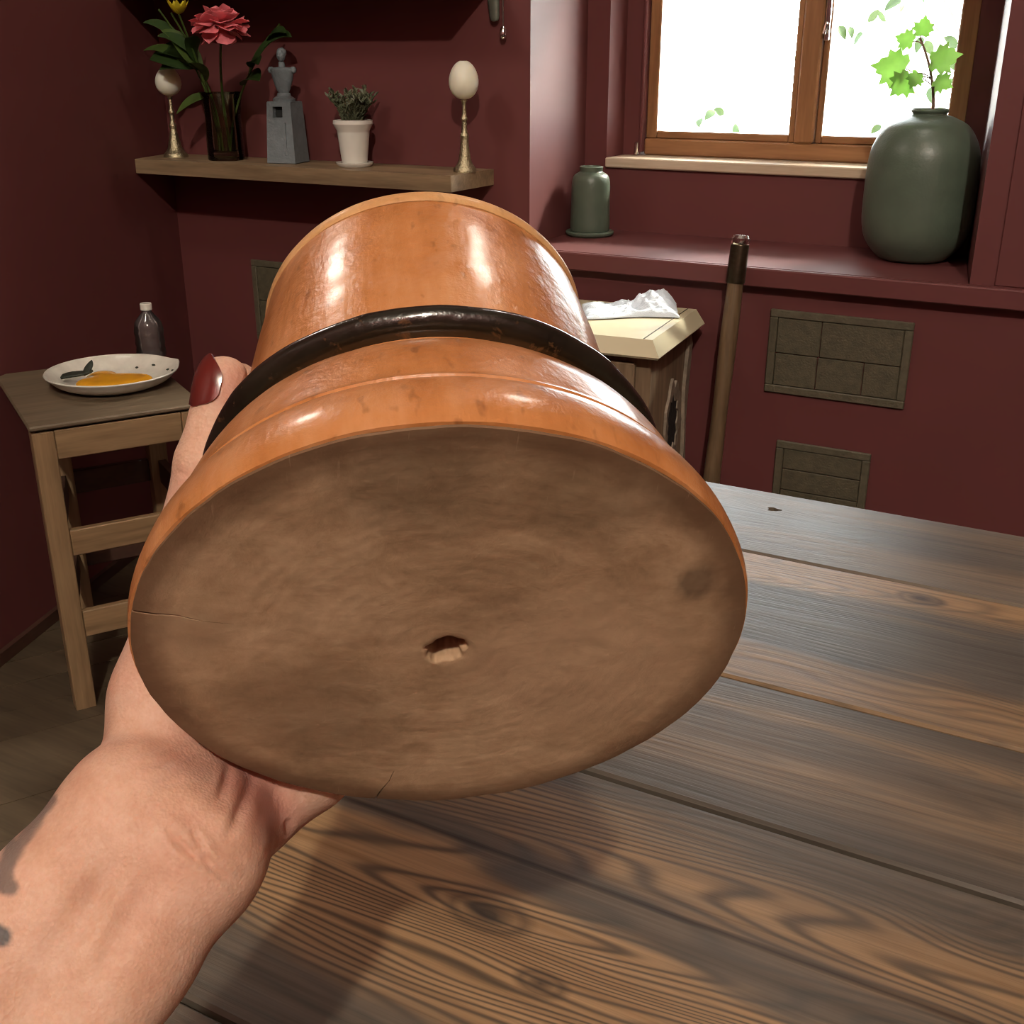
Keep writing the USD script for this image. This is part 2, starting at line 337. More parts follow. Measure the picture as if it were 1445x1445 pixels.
# floorboards run obliquely, as in the photograph; each a part of the floor
random.seed(3)
fdir = np.array([0.50, 0.866]); fnor = np.array([-fdir[1], fdir[0]])
room = Polygon([(-1.5, -0.5), (-0.2, -0.5), (0.4, 2.49), tuple(LW1 + ld * -0.01 - ln * 0.002), tuple(LW0 - ln * 0.002), tuple(LW0 - ld * 1.9 - ln * 0.002)])
w, k = 0.115, 0
for i in range(-4, 28):
    o = np.array([-1.5, 1.2]) + fnor * (i - 12) * w
    strip = Polygon([tuple(o - fdir * 4), tuple(o + fdir * 4), tuple(o + fdir * 4 + fnor * (w - 0.0014)), tuple(o - fdir * 4 + fnor * (w - 0.0014))]).intersection(room)
    if strip.is_empty or strip.area < 0.01: continue
    c = np.array(strip.exterior.coords)[:-1]
    part('/World/floor', 'floorboard', hull([(*q, z) for q in c for z in (-0.012, -random.uniform(0, 0.0015))]), M['floor_b' if random.random() < 0.5 else 'floor'])
# ledge = floor of the niche with its front trim
ledge = hull([(x, y, z) for z in (0.835, 0.875) for x, y in ((-1.324, WY - 0.02), (-0.2995, WY - 0.02), (-0.361, WW - 0.001), (-1.354, WW - 0.001))])
P = structure('trim_1', cat(box(-1.36, 2.29, WY - 0.035, WY, 0.833, 0.874, 0.003), ledge), M['paint']); tag(stage.GetPrimAtPath(P), 'maroon ledge of the niche and its front rail along the wall')
P = structure('trim_2', box(-0.252, 2.29, WY - 0.006, WY, 0.874, 4.2, 0.002), M['paint']); tag(stage.GetPrimAtPath(P), 'slightly raised maroon wall panel to the right of the niche')
# window
FY = 3.0
P = structure('window_1', box(-1.292, -1.244, FY - 0.02, FY + 0.06, 1.04, 1.72), M['paint']); tag(stage.GetPrimAtPath(P), 'wooden casement window with two leaves in the niche')
def wp(name, mesh, mat, label=None): part(P, name, mesh, M[mat], 30, label)
wp('outer_frame', box(-0.4205, -0.4001, FY - 0.02, FY + 0.06, 1.04, 1.72), 'paint')
wp('bead', box(-1.2435, -1.235, FY - 0.03, FY + 0.03, 1.07, 1.72, 0.002), 'paint')
wp('sill', box(-1.291, -0.401, WW - 0.012, FY + 0.06, 1.037, 1.062, 0.003), 'sill', 'pale wooden window sill')
wp('bottom_rail', box(-1.235, -0.42, FY - 0.012, FY + 0.05, 1.0625, 1.105, 0.004), 'frame_x')
for x0, x1 in ((-1.234, -0.828), (-0.776, -0.421)):
    s = 0.030 if x0 < -1 else 0.016
    wp('stile', box(x0, x0 + s, FY - 0.004, FY + 0.045, 1.105, 1.72, 0.003), 'frame')
    e = 0.016 if x0 < -1 else 0.043
    wp('stile', box(x1 - e, x1, FY - 0.004, FY + 0.045, 1.105, 1.72, 0.003), 'frame')
    wp('leaf_rail', box(x0 + s, x1 - e, FY - 0.002, FY + 0.045, 1.105, 1.124, 0.003), 'frame_x')
    wp('leaf_rail', box(x0 + s, x1 - e, FY - 0.004, FY + 0.045, 1.67, 1.72, 0.003), 'frame_x')
    wp('glass', box(x0 + s - 0.004, x1 - e + 0.004, FY + 0.030, FY + 0.034, 1.118, 1.675), 'pane')
wp('mullion', box(-0.827, -0.777, FY - 0.018, FY + 0.05, 1.105, 1.72, 0.005), 'frame')
lat = cat(box(-0.773, -0.762, FY - 0.020, FY - 0.003, 1.345, 1.46, 0.002), tube([(-0.768, FY - 0.018, 1.385), (-0.768, FY - 0.030, 1.382), (-0.770, FY - 0.034, 1.36)], 0.004, 8))
wp('latch', lat, 'silver', 'small steel latch on the right casement')
wp('hinge_pin', lathe([(0, 0), (0.006, 0.001), (0.006, 0.03), (0.003, 0.033), (0, 0.034)], 12, (-1.248, FY - 0.032, 1.064)), 'silver')
P = structure('ground', box(-30, 20, 3.2, 60, -0.6, -0.5), M['ground']); tag(stage.GetPrimAtPath(P), 'pale gravel outside the window')

# ------------------------------------------------------------------ lamps' fittings (out of the frame)
for n, (nm, loc, rad, *_ ) in enumerate(LAMPS):
    x, y, z = loc
    t = thing('ceiling_lamp', ['unseen brass pendant lamp behind the viewer, throws the main shadows', 'unseen brass pendant lamp before the window niche, lights the right streak on the vessel', 'unseen brass pendant lamp near the left wall, lights the left streak on the vessel'][n], 'lamp', (x, y, z), group='unseen pendant lamps')
    part(t, 'cord', tube([(x, y, z + rad + 0.03), (x, y, 4.28)], 0.004, 8), M['lamp'])
    part(t, 'cap', lathe([(0, rad + 0.05), (0.02, rad + 0.045), (0.03, rad + 0.015), (0.045, rad * 0.93), (0.03, rad * 0.97 + 0.004), (0, rad + 0.008)], 32, loc), M['lamp'])
    part(t, 'ceiling_rose', lathe([(0, 4.299), (0.05, 4.299), (0.04, 4.28), (0, 4.275)], 24, (x, y, 0)), M['lamp'])
# ------------------------------------------------------------------ the table under the hand
TZ = 0.76
t = thing('table', 'large dining table of wide dark-stained planks with tan grain', 'table', (0.45, 0.78, 0))
edges = [1.4185, 1.2105, 0.9175, 0.7150, 0.3750, 0.13]
spec = [dict(tan_stops=[(0, .05), (0.3, .28), (0.45, .05), (0.62, .08), (0.8, .30), (0.92, .05), (1, .1)], seed=1.0, pin=.35, grey_tone=1.35, knots=[(-0.359, 1.357, 0.007)]),
        dict(tan_stops=[(0, .55), (0.14, .62), (0.26, .45), (0.34, .03), (0.66, .0), (0.74, .50), (0.86, .85), (1, .75)], seed=2.3, pin=.45, grey_tone=1.05, knots=[(-0.143, 1.177, 0.013)]),
        dict(tan_stops=[(0, .02), (0.16, .04), (0.34, .36), (0.5, .16), (0.62, .12), (0.70, .48), (0.78, .12), (1, .02)], seed=3.7, pin=.4, grey_tone=1.0),
        dict(tan_stops=[(0, .05), (0.14, .10), (0.22, .75), (0.36, .95), (0.50, .85), (0.56, .10), (0.64, .12), (0.72, .75), (0.80, .55), (0.88, .08), (1, .05)], seed=4.4, pin=.85, crack=0.590, knots=[(-0.250, 0.492, 0.011), (-0.31, 0.53, 0.016)]),
        dict(tan_stops=[(0, .4), (0.4, .1), (0.7, .4), (1, .1)], seed=5.2, pin=.5)]
X0, X1 = -0.523, 1.55
for i, s in enumerate(spec):
    gap = (0.0016, 0.0018, 0.0018, 0.0030, 0.0022, 0.0018)
    y1, y0 = edges[i] - gap[i], edges[i + 1] + gap[i + 1]
    m = table_wood(f'table_plank_{i}', y0, y1, **s)
    pm = box(X0, X1, y0, y1, TZ - 0.035, TZ, 0.0025)
    if i == 0:                                              # a fallen-out knot near the far edge
        kw = np.linspace(0, 2 * np.pi, 18, endpoint=False); kr = 1 + .22 * np.sin(3 * kw + 1) + .12 * np.sin(5 * kw)
        ko = Polygon(np.stack([.0085 * kr * np.cos(kw), .0062 * kr * np.sin(kw)], 1)); kh = trimesh.creation.extrude_polygon(ko, .02); kh.apply_translation([-.359, 1.357, TZ - .012])
        pm = mf(pm) - mf(kh)
        kd = trimesh.creation.extrude_polygon(ko.buffer(-.0003), .001); kd.apply_translation([-.359, 1.357, TZ - .0119])
    pl_ = part(t, 'plank', pm, m)
    if i == 0: part(pl_, 'knot', kd, M['char_and_shade'], label='small black knot hole')
M['table_leg'] = wood('table_leg_wood', (0.035, 0.028, 0.022), (0.10, 0.075, 0.05), 'z', 0.5)
part(t, 'apron', cat(box(X0 + .08, X1 - .08, 1.31, 1.335, .63, TZ - .0355), box(X0 + .08, X1 - .08, .215, .24, .63, TZ - .0355), box(X0 + .08, X0 + .105, .24, 1.31, .63, TZ - .0355), box(X1 - .105, X1 - .08, .24, 1.31, .63, TZ - .0355)), M['table_leg'])
for x in (X0 + .065, X1 - .125):
    for y in (.20, 1.29):
        part(t, 'leg', box(x, x + .07, y, y + .06, -0.001, .6299, .004), M['table_leg'])

# ------------------------------------------------------------------ cabinet by the wall, with cloth and shell
R = rotz(5)
cx, cy = -0.838, 2.115                                  # front right corner of the top face
t = thing('cabinet', 'weathered wooden cabinet with a cream slab top under the ledge', 'cabinet', (cx, cy, 0), R.T)
L = lambda m: frame_mesh(m, (cx, cy, 0), R)
W, Dp, zt = 0.52, 0.335, 0.775
slab = hull([(x, y, zt - 0.0008) for x, y in ((-W, 0), (0, 0), (0, Dp), (-W, Dp))] + [(x, y, zt - 0.032) for x, y in ((-W - .022, -.022), (.022, -.022), (.022, Dp), (-W - .022, Dp))] + [(x, y, zt - 0.037) for x, y in ((-W - .018, -.018), (.018, -.018), (.018, Dp), (-W - .018, Dp))])
part(t, 'slab', L(slab), M['slab'], 20)
part(t, 'slab_border', L(cat(box(-0.020, -0.018, 0.002, Dp - .002, zt - .0009, zt + .0004), )), M['vent_frame'], label='thin dark scored line along the slab edge')
bx0, bx1, by0, by1 = -W + .01, -.008, .01, Dp - .01
part(t, 'body', L(box(bx0, bx1, by0 + .012, by1, .06, zt - .0375, .003)), M['cabinet'])
part(t, 'plinth', L(box(bx0 + .02, bx1 - .02, by0 + .03, by1 - .02, -.001, .0595)), M['cabinet'])
for x0, x1 in ((bx0 + .005, (bx0 + bx1) / 2 - .003), ((bx0 + bx1) / 2 + .003, bx1 - .030)):
    d = part(t, 'door', L(box(x0, x1, by0 - .004, by0 + .0115, .09, zt - .055, .003)), M['cabinet'])
    px0, px1, pz0, pz1 = x0 + .045, x1 - .045, .15, zt - .105
    arch = [(px0, pz0), (px1, pz0)] + [(px1 + (px0 - px1) * s, pz1 - .02 + .024 * math.sin(math.pi * s) ** .8) for s in np.linspace(0, 1, 14)]
    def slabp(pts, y0, y1): return trimesh.Trimesh(*(lambda m: (np.stack([m.vertices[:, 0], y1 - m.vertices[:, 2], m.vertices[:, 1]], 1), m.faces))(trimesh.creation.extrude_polygon(Polygon(pts), y1 - y0)), process=False)
    ring = Polygon(arch).buffer(.012).difference(Polygon(arch).buffer(-.002))
    rm = trimesh.creation.extrude_polygon(ring, .006); rm = trimesh.Trimesh(np.stack([rm.vertices[:, 0], by0 - .0041 - rm.vertices[:, 2], rm.vertices[:, 1]], 1), rm.faces); rm.fix_normals()
    part(d, 'moulding', L(rm), M['cabinet'])
    kx = x1 - .02 if x0 < -.3 else x0 + .02
    part(d, 'knob', L(frame_mesh(lathe([(0, 0), (.006, 0), (.005, .008), (.011, .014), (.009, .022), (0, .024)], 20), (kx, by0 - .0041, .45), np.array([[1, 0, 0], [0, 0, -1], [0, 1, 0]]))), M['lamp'])
# the charred knot in the right side
def ragged(cyy, czz, ry, rz, n=28, seed=0, j=.14):
    rs = np.random.RandomState(seed); w = np.linspace(0, 2 * np.pi, n, endpoint=False); k = 1 + j * rs.randn(n)
    return Polygon(np.stack([cyy + ry * k * np.cos(w), czz + rz * k * np.sin(w)], 1)).buffer(.004).buffer(-.004)
def onside(poly, x0, h):
    m = trimesh.creation.extrude_polygon(poly, h); m = trimesh.Trimesh(np.stack([x0 + m.vertices[:, 2], m.vertices[:, 0], m.vertices[:, 1]], 1), m.faces); m.fix_normals(); return m
hole = ragged(.195, .545, .036, .060, seed=4)
rim = Polygon(np.array(ragged(.20, .53, .060, .110, seed=7, j=.10).exterior.coords)).difference(hole.buffer(.003))
kn = part(t, 'knot', L(onside(hole, bx1, .0035)), M['char_and_shade'], 30, 'charred black knot hole in the cabinet side')
part(kn, 'knot_rim', L(onside(rim if rim.geom_type == 'Polygon' else max(rim.geoms, key=lambda q: q.area), bx1, .006)), M['knot_rim'], 30, 'pale twisted grain round the knot')
strip = Polygon([(.285, .10), (.315, .10), (.318, .40), (.300, .52), (.322, .70), (.300, .73), (.278, .60), (.296, .45)])
part(t, 'side_strip', L(onside(strip, bx1, .008)), M['knot_rim'], 30, 'pale worn stile at the back of the cabinet side')
# crumpled cloth
n = 56
gx, gy = np.meshgrid(np.linspace(-1, 1, n), np.linspace(-1, 1, n), indexing='ij')
ang = np.arctan2(gy, gx); rr = np.maximum(abs(gx), abs(gy))
q = np.stack([gx.ravel() * 1.3, gy.ravel() * 1.3, np.zeros(n * n)], 1)
f1 = fbs(q * 1.1 + 5.3).reshape(n, n)
f2 = fbs(q * 2.6 + 1.7).reshape(n, n)
f3 = fbs(q * 5.0 + 9.1).reshape(n, n)
fold = np.abs(f1) * 1.0 + (0.5 - np.abs(f2)) * 0.4 + np.abs(f3) * .22
fold = (fold - fold.min()) / (fold.max() - fold.min())
lift = np.exp(-((gx - .45) ** 2 / .22 + (gy - .25) ** 2 / .35))
h = 0.003 + fold * (0.020 * (1 - rr ** 6)) + .034 * lift * (0.55 + .6 * fold)
lx = gx * .104 * (1 + .10 * f1) ; ly = gy * .078 * (1 + .18 * np.sin(2 * ang + 1) + .12 * f1)
top = np.stack([lx, ly, h], -1).reshape(-1, 3); bot = top - [0, 0, .0022]
idx = np.arange(n * n).reshape(n, n); a_, b_, c_, d_ = idx[:-1, :-1].ravel(), idx[1:, :-1].ravel(), idx[1:, 1:].ravel(), idx[:-1, 1:].ravel()
F = np.vstack([np.stack([a_, b_, c_], 1), np.stack([a_, c_, d_], 1)]); N2 = n * n
bd = np.concatenate([idx[:-1, 0], idx[-1, :-1], idx[:0:-1, -1], idx[0, :0:-1]]); bn = np.roll(bd, -1)
F = np.vstack([F, F[:, ::-1] + N2, np.stack([bd, bd + N2, bn], 1), np.stack([bn, bd + N2, bn + N2], 1)])
cl = trimesh.Trimesh(np.vstack([top, bot]), F, process=False)
solo('cloth', frame_mesh(cl, (-0.985, 2.345, zt + .0005), rotz(28)), M['cloth'], 'crumpled white cloth lying on the cream cabinet top', 'cloth', 60)
nut = trimesh.creation.icosphere(3, 1.0); v = np.array(nut.vertices); v = v * [.018, .013, .011] * (1 + .25 * fbs(v * 1.8)[:, None]); v[:, 2] -= v[:, 2].min()
solo('shell', trimesh.Trimesh(v + [-1.168, 2.40, zt - .0002], nut.faces), M['nut'], 'small brown curled shell behind the white cloth on the cabinet', 'shell', True)

# ------------------------------------------------------------------ staff leaning on the ledge
t = thing('staff', 'wooden staff with a bronze cap leaning against the niche ledge', 'staff', (-0.785, 2.330, 0))
s0, s1 = np.array([-0.785, 2.330, 0.010]), np.array([-0.772, 2.440, 0.948])
at = lambda f: s0 + (s1 - s0) * f
part(t, 'shaft', tube([at(f) for f in np.linspace(0, .895, 14)], [.0185 + .0012 * math.sin(i * 1.3) for i in range(14)], 20), M['staff_wood'])
part(t, 'cap', tube([at(.89), at(.893), at(.93), at(.975), at(.978)], [.0195, .0208, .0208, .0202, .019], 24), M['staff_cap'], 30, 'dark bronze cap')
part(t, 'end_ring', tube([at(.9785), at(.982), at(.992), at(.999), at(1.0)], [.0190, .0205, .0205, .0165, .010], 24), M['silver'], 30, 'polished end ring')

# ------------------------------------------------------------------ panels let into the wall
def vent(x0, x1, z0, z1, label, seams_h, seams_v, fw_=.018):
    t = thing('wall_panel', label, 'panel', ((x0 + x1) / 2, WY, z0), group='olive panels on the back wall')
    y0 = WY - .008
    for q in (box(x0, x1, y0, WY, z1 - fw_, z1, .002), box(x0, x1, y0, WY, z0, z0 + fw_, .002), box(x0, x0 + fw_, y0, WY, z0 + fw_, z1 - fw_, .002), box(x1 - fw_, x1, y0, WY, z0 + fw_, z1 - fw_, .002)):
        part(t, 'frame_bar', q, M['vent_frame'])
    hs = [z0 + fw_] + [z0 + fw_ + (z1 - z0 - 2 * fw_) * s for s in seams_h] + [z1 - fw_]
    random.seed(int(abs(x0) * 1000))
    for i in range(len(hs) - 1):
        vs = [x0 + fw_] + [x0 + fw_ + (x1 - x0 - 2 * fw_) * s for s in seams_v[i]] + [x1 - fw_]
        for j in range(len(vs) - 1):
            part(t, 'tile', box(vs[j] + .0008, vs[j + 1] - .0008, y0 + random.uniform(.0020, .0032), WY, hs[i] + .0008, hs[i + 1] - .0008, .0014), M['vent'])
vent(-0.708, -0.396, 0.592, 0.783, 'wide olive wall panel under the ledge, right of the staff, upper of two', [.48], [[.35, .72], [.36]])
vent(-0.668, -0.452, 0.300, 0.480, 'small olive wall panel low behind the table edge, lower of two', [.30, .66], [[], [], []])
vent(-2.220, -1.960, 0.545, 0.775, 'dim olive wall panel under the shelf, left of the held vessel', [.5], [[.4], [.6]])

# ------------------------------------------------------------------ shelves
SH = lambda z0, z1, x1: hull([(x, y, z) for z in (z0, z1) for x, y in ((x1 - .002, 2.30), (x1, 2.302), (x1, 2.4995), (-2.4885, 2.4995), (-2.425, 2.30))])
zs = 1.054
t = thing('shelf', 'floating oak wall shelf holding candles, vase, bust and plant', 'shelf', (-1.95, 2.4, zs - .037))
part(t, 'board', SH(zs - .037, zs, -1.425), M['shelf'], 20)
t = thing('shelf', 'dark upper wall shelf above the flowers at the top edge', 'shelf', (-1.95, 2.4, 1.455))
part(t, 'board', SH(1.455, 1.49, -1.425), M['shelf'], 20)

def candle(x, y, label, ew, eh, total, lean=0.0, base=.026):
    t = thing('candlestick', label, 'candle', (x, y, zs), group='egg candlesticks on the shelf')
    hs = total - eh
    prof = smooth_profile([(base, .003), (base * .92, .010), (base * .62, .022), (base * .48, .040), (.0095, .070), (.0105, .082), (.0070, .092), (.0062, hs * .70), (.0085, hs * .74), (.0055, hs * .80), (.0050, hs * .94), (.0085, hs)], 70)
    prof = np.vstack([[(0, 0), (base, 0)], prof, [(0, hs)]])
    part(t, 'stand', lathe(prof, 32, (0, 0, 0)), M['brass'], 40, world=False)
    w = np.linspace(0, np.pi, 36); r_ = ew / 2 * np.sin(w) * (1 + .10 * np.cos(w)); z_ = hs + .0005 + eh / 2 * (1 - np.cos(w)); r_[0] = r_[-1] = 0
    flat = np.minimum(z_, hs + eh * .985)
    part(t, 'egg_candle', lathe(np.stack([r_, flat], 1), 40), M['egg'], True, 'ivory egg-shaped candle', world=False)
    return t
candle(-2.372, 2.400, 'brass candlestick with round ivory egg candle at the left shelf end', .068, .074, .231, base=.033)
t = candle(-1.447, 2.400, 'brass candlestick with tall ivory egg candle at the right shelf end', .069, .086, .247, base=.027)
# glass vase and its flowers
vx, vy = -2.185, 2.395
t = thing('vase', 'green tinted glass vase of cut flowers on the shelf', 'vase', (vx, vy, zs))
out = smooth_profile([(.049, .004), (.0485, .03), (.0475, .07), (.0465, .11), (.050, .145), (.056, .170)], 40)
inn = smooth_profile([(.053, .168), (.0465, .145), (.0435, .11), (.044, .07), (.044, .03), (.040, .022)], 30)
part(t, 'glass', lathe(np.vstack([[(0, 0), (.046, 0)], out, inn, [(0, .020)]]), 48), M['vase_glass'], 50, world=False)
part(t, 'water', lathe([(0, .0205), (.0395, .0212), (.0433, .03), (.0432, .085), (0, .085)], 32), M['vase_glass'], 50, world=False)
random.seed(11)
def flower_stem(label, foot, mid, top, r=.0035, mat='leaf_mid', cat_='flower', name='cut_flower'):
    t = thing(name, label, cat_, foot, group='stems in the glass vase')
    pth = bez(foot, mid, top, n=16)
    part(t, 'stem', tube(pth, np.linspace(r * 1.15, r * .8, 16), 8), M[mat])
    return t, pth
zb = zs + .024
t, pth = flower_stem('ruffled pink flower on a green stem in the glass vase', (vx + .012, vy + .005, zb), (vx + .03, vy - .04, zs + .20), (-2.005, 2.215, 1.345))
c = pth[-1]
rs = np.random.RandomState(5)
for ring_, (nn, rad, lift_) in enumerate(((5, .014, .9), (7, .030, .75), (9, .046, .45), (10, .058, .05), (9, .056, -.45), (6, .038, -.9))):
    for k in range(nn):
        w = 2 * np.pi * (k + .5 * (ring_ % 2)) / nn + rs.uniform(-.15, .15)
        o = np.array([math.cos(w), math.sin(w), 0]); l_ = .045
        b0 = c + np.array([0, 0, .035]) + o * rad * .25
        pp = bez(b0, b0 + o * rad * .6 + [0, 0, l_ * lift_ * .5], b0 + o * rad + [0, 0, l_ * lift_ + rs.uniform(-.006, .006)], n=8)
        pet = leaf_blade(pp, .046, up=np.cross(np.cross(o, [0, 0, 1]), o) + o * .3, thick=.001, fold=.30 * (-1) ** k, shape=2.0)
        pv = np.array(pet.vertices); pv += .0045 * fbs(pv * 110)[:, None] * rs.uniform(.5, 1.3); pet.vertices = pv
        part(t, 'petal', pet, M['petal'], True)
t, pth = flower_stem('yellow bloom leaning left at the top of the vase', (vx - .012, vy + .003, zb), (vx - .02, vy - .03, zs + .2), (-2.170, 2.255, 1.405), .003)
c = pth[-1]
for k in range(7):
    w = 2 * np.pi * k / 7; o = np.array([math.cos(w), math.sin(w), 0])
    part(t, 'petal', leaf_blade(bez(c, c + o * .02 + [0, 0, .01], c + o * .026 + [0, 0, .032], n=8), .022, up=[0, 0, 1] - o * .2, shape=.7), M['petal_y'], True)
def leafy_stem(label, foot, mid, top, leaves, mat):
    t, pth = flower_stem(label, foot, mid, top, .0028, mat, 'foliage', 'foliage_stem')
    for f, d, ln_, wd, m_ in leaves:
        o = pth[int(f * 15)]; d = np.array(d, float); d /= np.linalg.norm(d)
        tip = o + d * ln_ + [0, 0, -.15 * ln_]
        part(t, 'leaf', leaf_blade(bez(o, o + d * ln_ * .5 + [0, 0, .18 * ln_], tip, n=12), wd, up=(0.25, -.6, .75), shape=1.0), M[m_], True)
leafy_stem('leafy green stem spreading left from the vase with a broad lower leaf', (vx - .014, vy - .008, zb), (vx - .02, vy, zs + .19), (vx - .10, vy - .09, 1.42),
           [(.62, (-1, -.15, .45), .17, .032, 'leaf_mid'), (.64, (-.95, -.15, .30), .145, .085, 'leaf_dark'), (.62, (-.8, -.3, .10), .10, .05, 'leaf_dark'), (.8, (-.6, -.5, .5), .10, .03, 'leaf_dark'), (.46, (-.75, -.45, -.3), .09, .03, 'leaf_mid'), (.72, (-.9, -.05, .25), .12, .05, 'leaf_dark')], 'leaf_mid')
leafy_stem('leafy green stem standing in the middle of the vase below the pink flower', (vx + .002, vy - .014, zb), (vx, vy - .01, zs + .18), (vx - .03, vy - .12, 1.41),
           [(.55, (.15, -.6, .45), .10, .055, 'leaf_mid'), (.6, (-.35, -.4, .7), .15, .05, 'leaf_mid'), (.75, (-.5, -.6, .5), .10, .035, 'leaf_dark'), (.7, (.4, -.6, .6), .12, .04, 'leaf_dark')], 'leaf_mid')
leafy_stem('leafy dark stem leaning right from the vase towards the bust', (vx + .018, vy - .004, zb), (vx + .04, vy, zs + .18), (vx + .195, vy + .02, 1.385),
           [(.6, (.9, -.1, .75), .19, .036, 'leaf_dark'), (.8, (.8, -.1, .35), .12, .045, 'leaf_dark'), (.55, (.7, -.35, .2), .10, .06, 'leaf_dark'), (.9, (.8, -.3, .3), .10, .035, 'leaf_dark'), (.7, (.7, -.6, .2), .10, .04, 'leaf_dark')], 'leaf_mid')
# bust on its plinth
R = rotz(12)
bx, by = -1.984, 2.405
t = thing('statuette', 'small blue-grey stone bust on a tall square plinth on the shelf', 'statuette', (bx, by, zs), R.T)
def tap(x0, x1, z0, z1, b=.002):
    return hull([(sx * w, sy * w, z) for w, z in ((x0 - b, z0), (x0, z0 + b), (x1, z1 - b), (x1 - b, z1)) for sx in (-1, 1) for sy in (-1, 1)])
pl = mf(tap(.040, .033, 0, .150)) - mf(box(-.017, .010, -.06, -.018, .112, .138))
part(t, 'plinth', pl, M['stone'], 20, world=False)
part(t, 'niche_back', box(-.0168, .0098, -.0185, -.0178, .1122, .1378), M['recess_shade'], world=False, label='black sheet painted as shade in the square plinth recess')  # near-black sheet puts the shade of the recess into colour
part(t, 'panel', box(.012, .018, -.0405, -.033, .02, .10, .001), M['stone'], world=False)
part(t, 'collar', lathe([(0, .1502), (.028, .1502), (.029, .156), (.018, .163), (.016, .170), (0, .170)], 32), M['stone'], world=False)
prof = smooth_profile([(.014, .170), (.020, .182), (.026, .200), (.030, .218), (.031, .226), (.026, .230)], 30)
bustm = lathe(np.vstack([[(0, .1702)], prof, [(0, .231)]]), 40); bustm.apply_scale([1.0, .72, 1.0])
part(t, 'torso', bustm, M['stone'], 40, world=False)
for s in (-1, 1):
    sh = trimesh.creation.icosphere(2, .0085); sh.apply_translation([s * .031, 0, .224]); part(t, 'shoulder', sh, M['stone'], True, world=False)
part(t, 'neck', tube([(0, 0, .229), (0, -.001, .243)], [.009, .0075], 16), M['stone'], world=False)
hd = trimesh.creation.icosphere(3, 1.0); hv = np.array(hd.vertices); hv = hv * [.0105, .0125, .0155]
hv[:, 1] -= .004 * np.exp(-((hv[:, 0] / .003) ** 2 + ((hv[:, 2] + .001) / .004) ** 2)) * (hv[:, 1] < 0)
hv[:, 1] += .0018 * np.exp(-(((abs(hv[:, 0]) - .0045) / .0025) ** 2 + ((hv[:, 2] - .002) / .0022) ** 2)) * (hv[:, 1] < 0)
part(t, 'head', trimesh.Trimesh(hv + [0, -.001, .2585], hd.faces), M['stone'], True, world=False)
hair = trimesh.creation.icosphere(3, 1.0); hv = np.array(hair.vertices); hv = hv * [.0122, .0125, .0125] * (1 + .08 * fbs(hv * 4)[:, None])
part(t, 'hair', trimesh.Trimesh(hv + [0, .0035, .2645], hair.faces), M['stone'], True, world=False)
# white pot with heather
t = thing('potted_plant', 'grey-green bushy plant in a white ceramic pot on the shelf', 'plant', (-1.767, 2.398, zs))
part(t, 'saucer', lathe([(0, 0), (.040, 0), (.046, .006), (.047, .011), (.042, .011), (.034, .008), (0, .008)], 48), M['white_ceramic'], 40, world=False)
part(t, 'pot', lathe(np.vstack([[(0, .0085), (.031, .0085)], smooth_profile([(.032, .012), (.036, .045), (.0405, .085)], 16), [(.047, .096), (.0495, .101), (.0485, .110), (.043, .111), (.040, .100), (.036, .06), (0, .06)]]), 48), M['white_ceramic'], 30, world=False)
part(t, 'soil', lathe([(0, .095), (.0385, .094), (.0385, .085), (0, .085)], 24), M['soil'], True, world=False)
rs = np.random.RandomState(8)
for k in range(34):
    w = rs.uniform(0, 2 * np.pi); r0 = .03 * math.sqrt(rs.uniform(0, 1)); sp = r0 / .03
    o = np.array([math.cos(w) * r0, math.sin(w) * r0, .094]); hgt = rs.uniform(.06, .10) * (1.1 - .35 * sp)
    tip = o + [math.cos(w) * (.055 * sp) * rs.uniform(.7, 1.25), math.sin(w) * .05 * sp, hgt]
    pth = bez(o, o + [0, 0, hgt * .6], tip, n=9)
    ms = [tube(pth, .0014, 5)]
    for j in range(2, 9):
        for q in range(5):
            a_ = rs.uniform(0, 2 * np.pi); d = np.array([math.cos(a_), math.sin(a_), rs.uniform(.6, 1.4)]); d /= np.linalg.norm(d)
            p0 = pth[j] - (pth[j] - pth[j - 1]) * rs.uniform(0, 1); L_ = .014 * rs.uniform(.7, 1.2)
            ms.append(leaf_blade(np.array([p0, p0 + d * L_ * .5, p0 + d * L_]), .0045, up=(.3, -.7, .6), thick=.0006))
    part(t, 'sprig', cat(*ms), M['heather'], world=False, smooth=False)

# ------------------------------------------------------------------ things hanging beside the niche
t = thing('hanging_tool', 'grey-green metal tool handle hanging beside the niche corner', 'tool', (-1.413, 2.478, 1.385))
tp = [(-1.4155, 2.478, 1.60), (-1.4150, 2.478, 1.50), (-1.4130, 2.478, 1.43), (-1.4105, 2.478, 1.395), (-1.4095, 2.478, 1.387), (-1.4092, 2.478, 1.3845)]
hm = tube(tp, [.017, .0165, .0150, .0125, .0100, .006], 20); hv = np.array(hm.vertices); hv[:, 1] = 2.4815 + (hv[:, 1] - 2.478) * .55; hm.vertices = hv
part(t, 'handle', hm, M['pewter'])
part(t, 'hook', tube([(-1.4155, 2.4999, 1.602), (-1.4155, 2.482, 1.602), (-1.4155, 2.476, 1.606)], .003, 8), M['lamp'])
t = thing('pendant', 'shiny silver drop on a thin cord beside the hanging tool', 'pendant', (-1.388, 2.478, 1.345))
part(t, 'cord', tube([(-1.3905, 2.484, 1.60), (-1.388, 2.482, 1.372)], .0020, 6), M['base_wood'])
part(t, 'drop', lathe([(0, 0), (.004, .001), (.0075, .006), (.0085, .012), (.0070, .022), (.003, .029), (0, .030)], 24, (-1.388, 2.482, 1.345)), M['silver'], True)
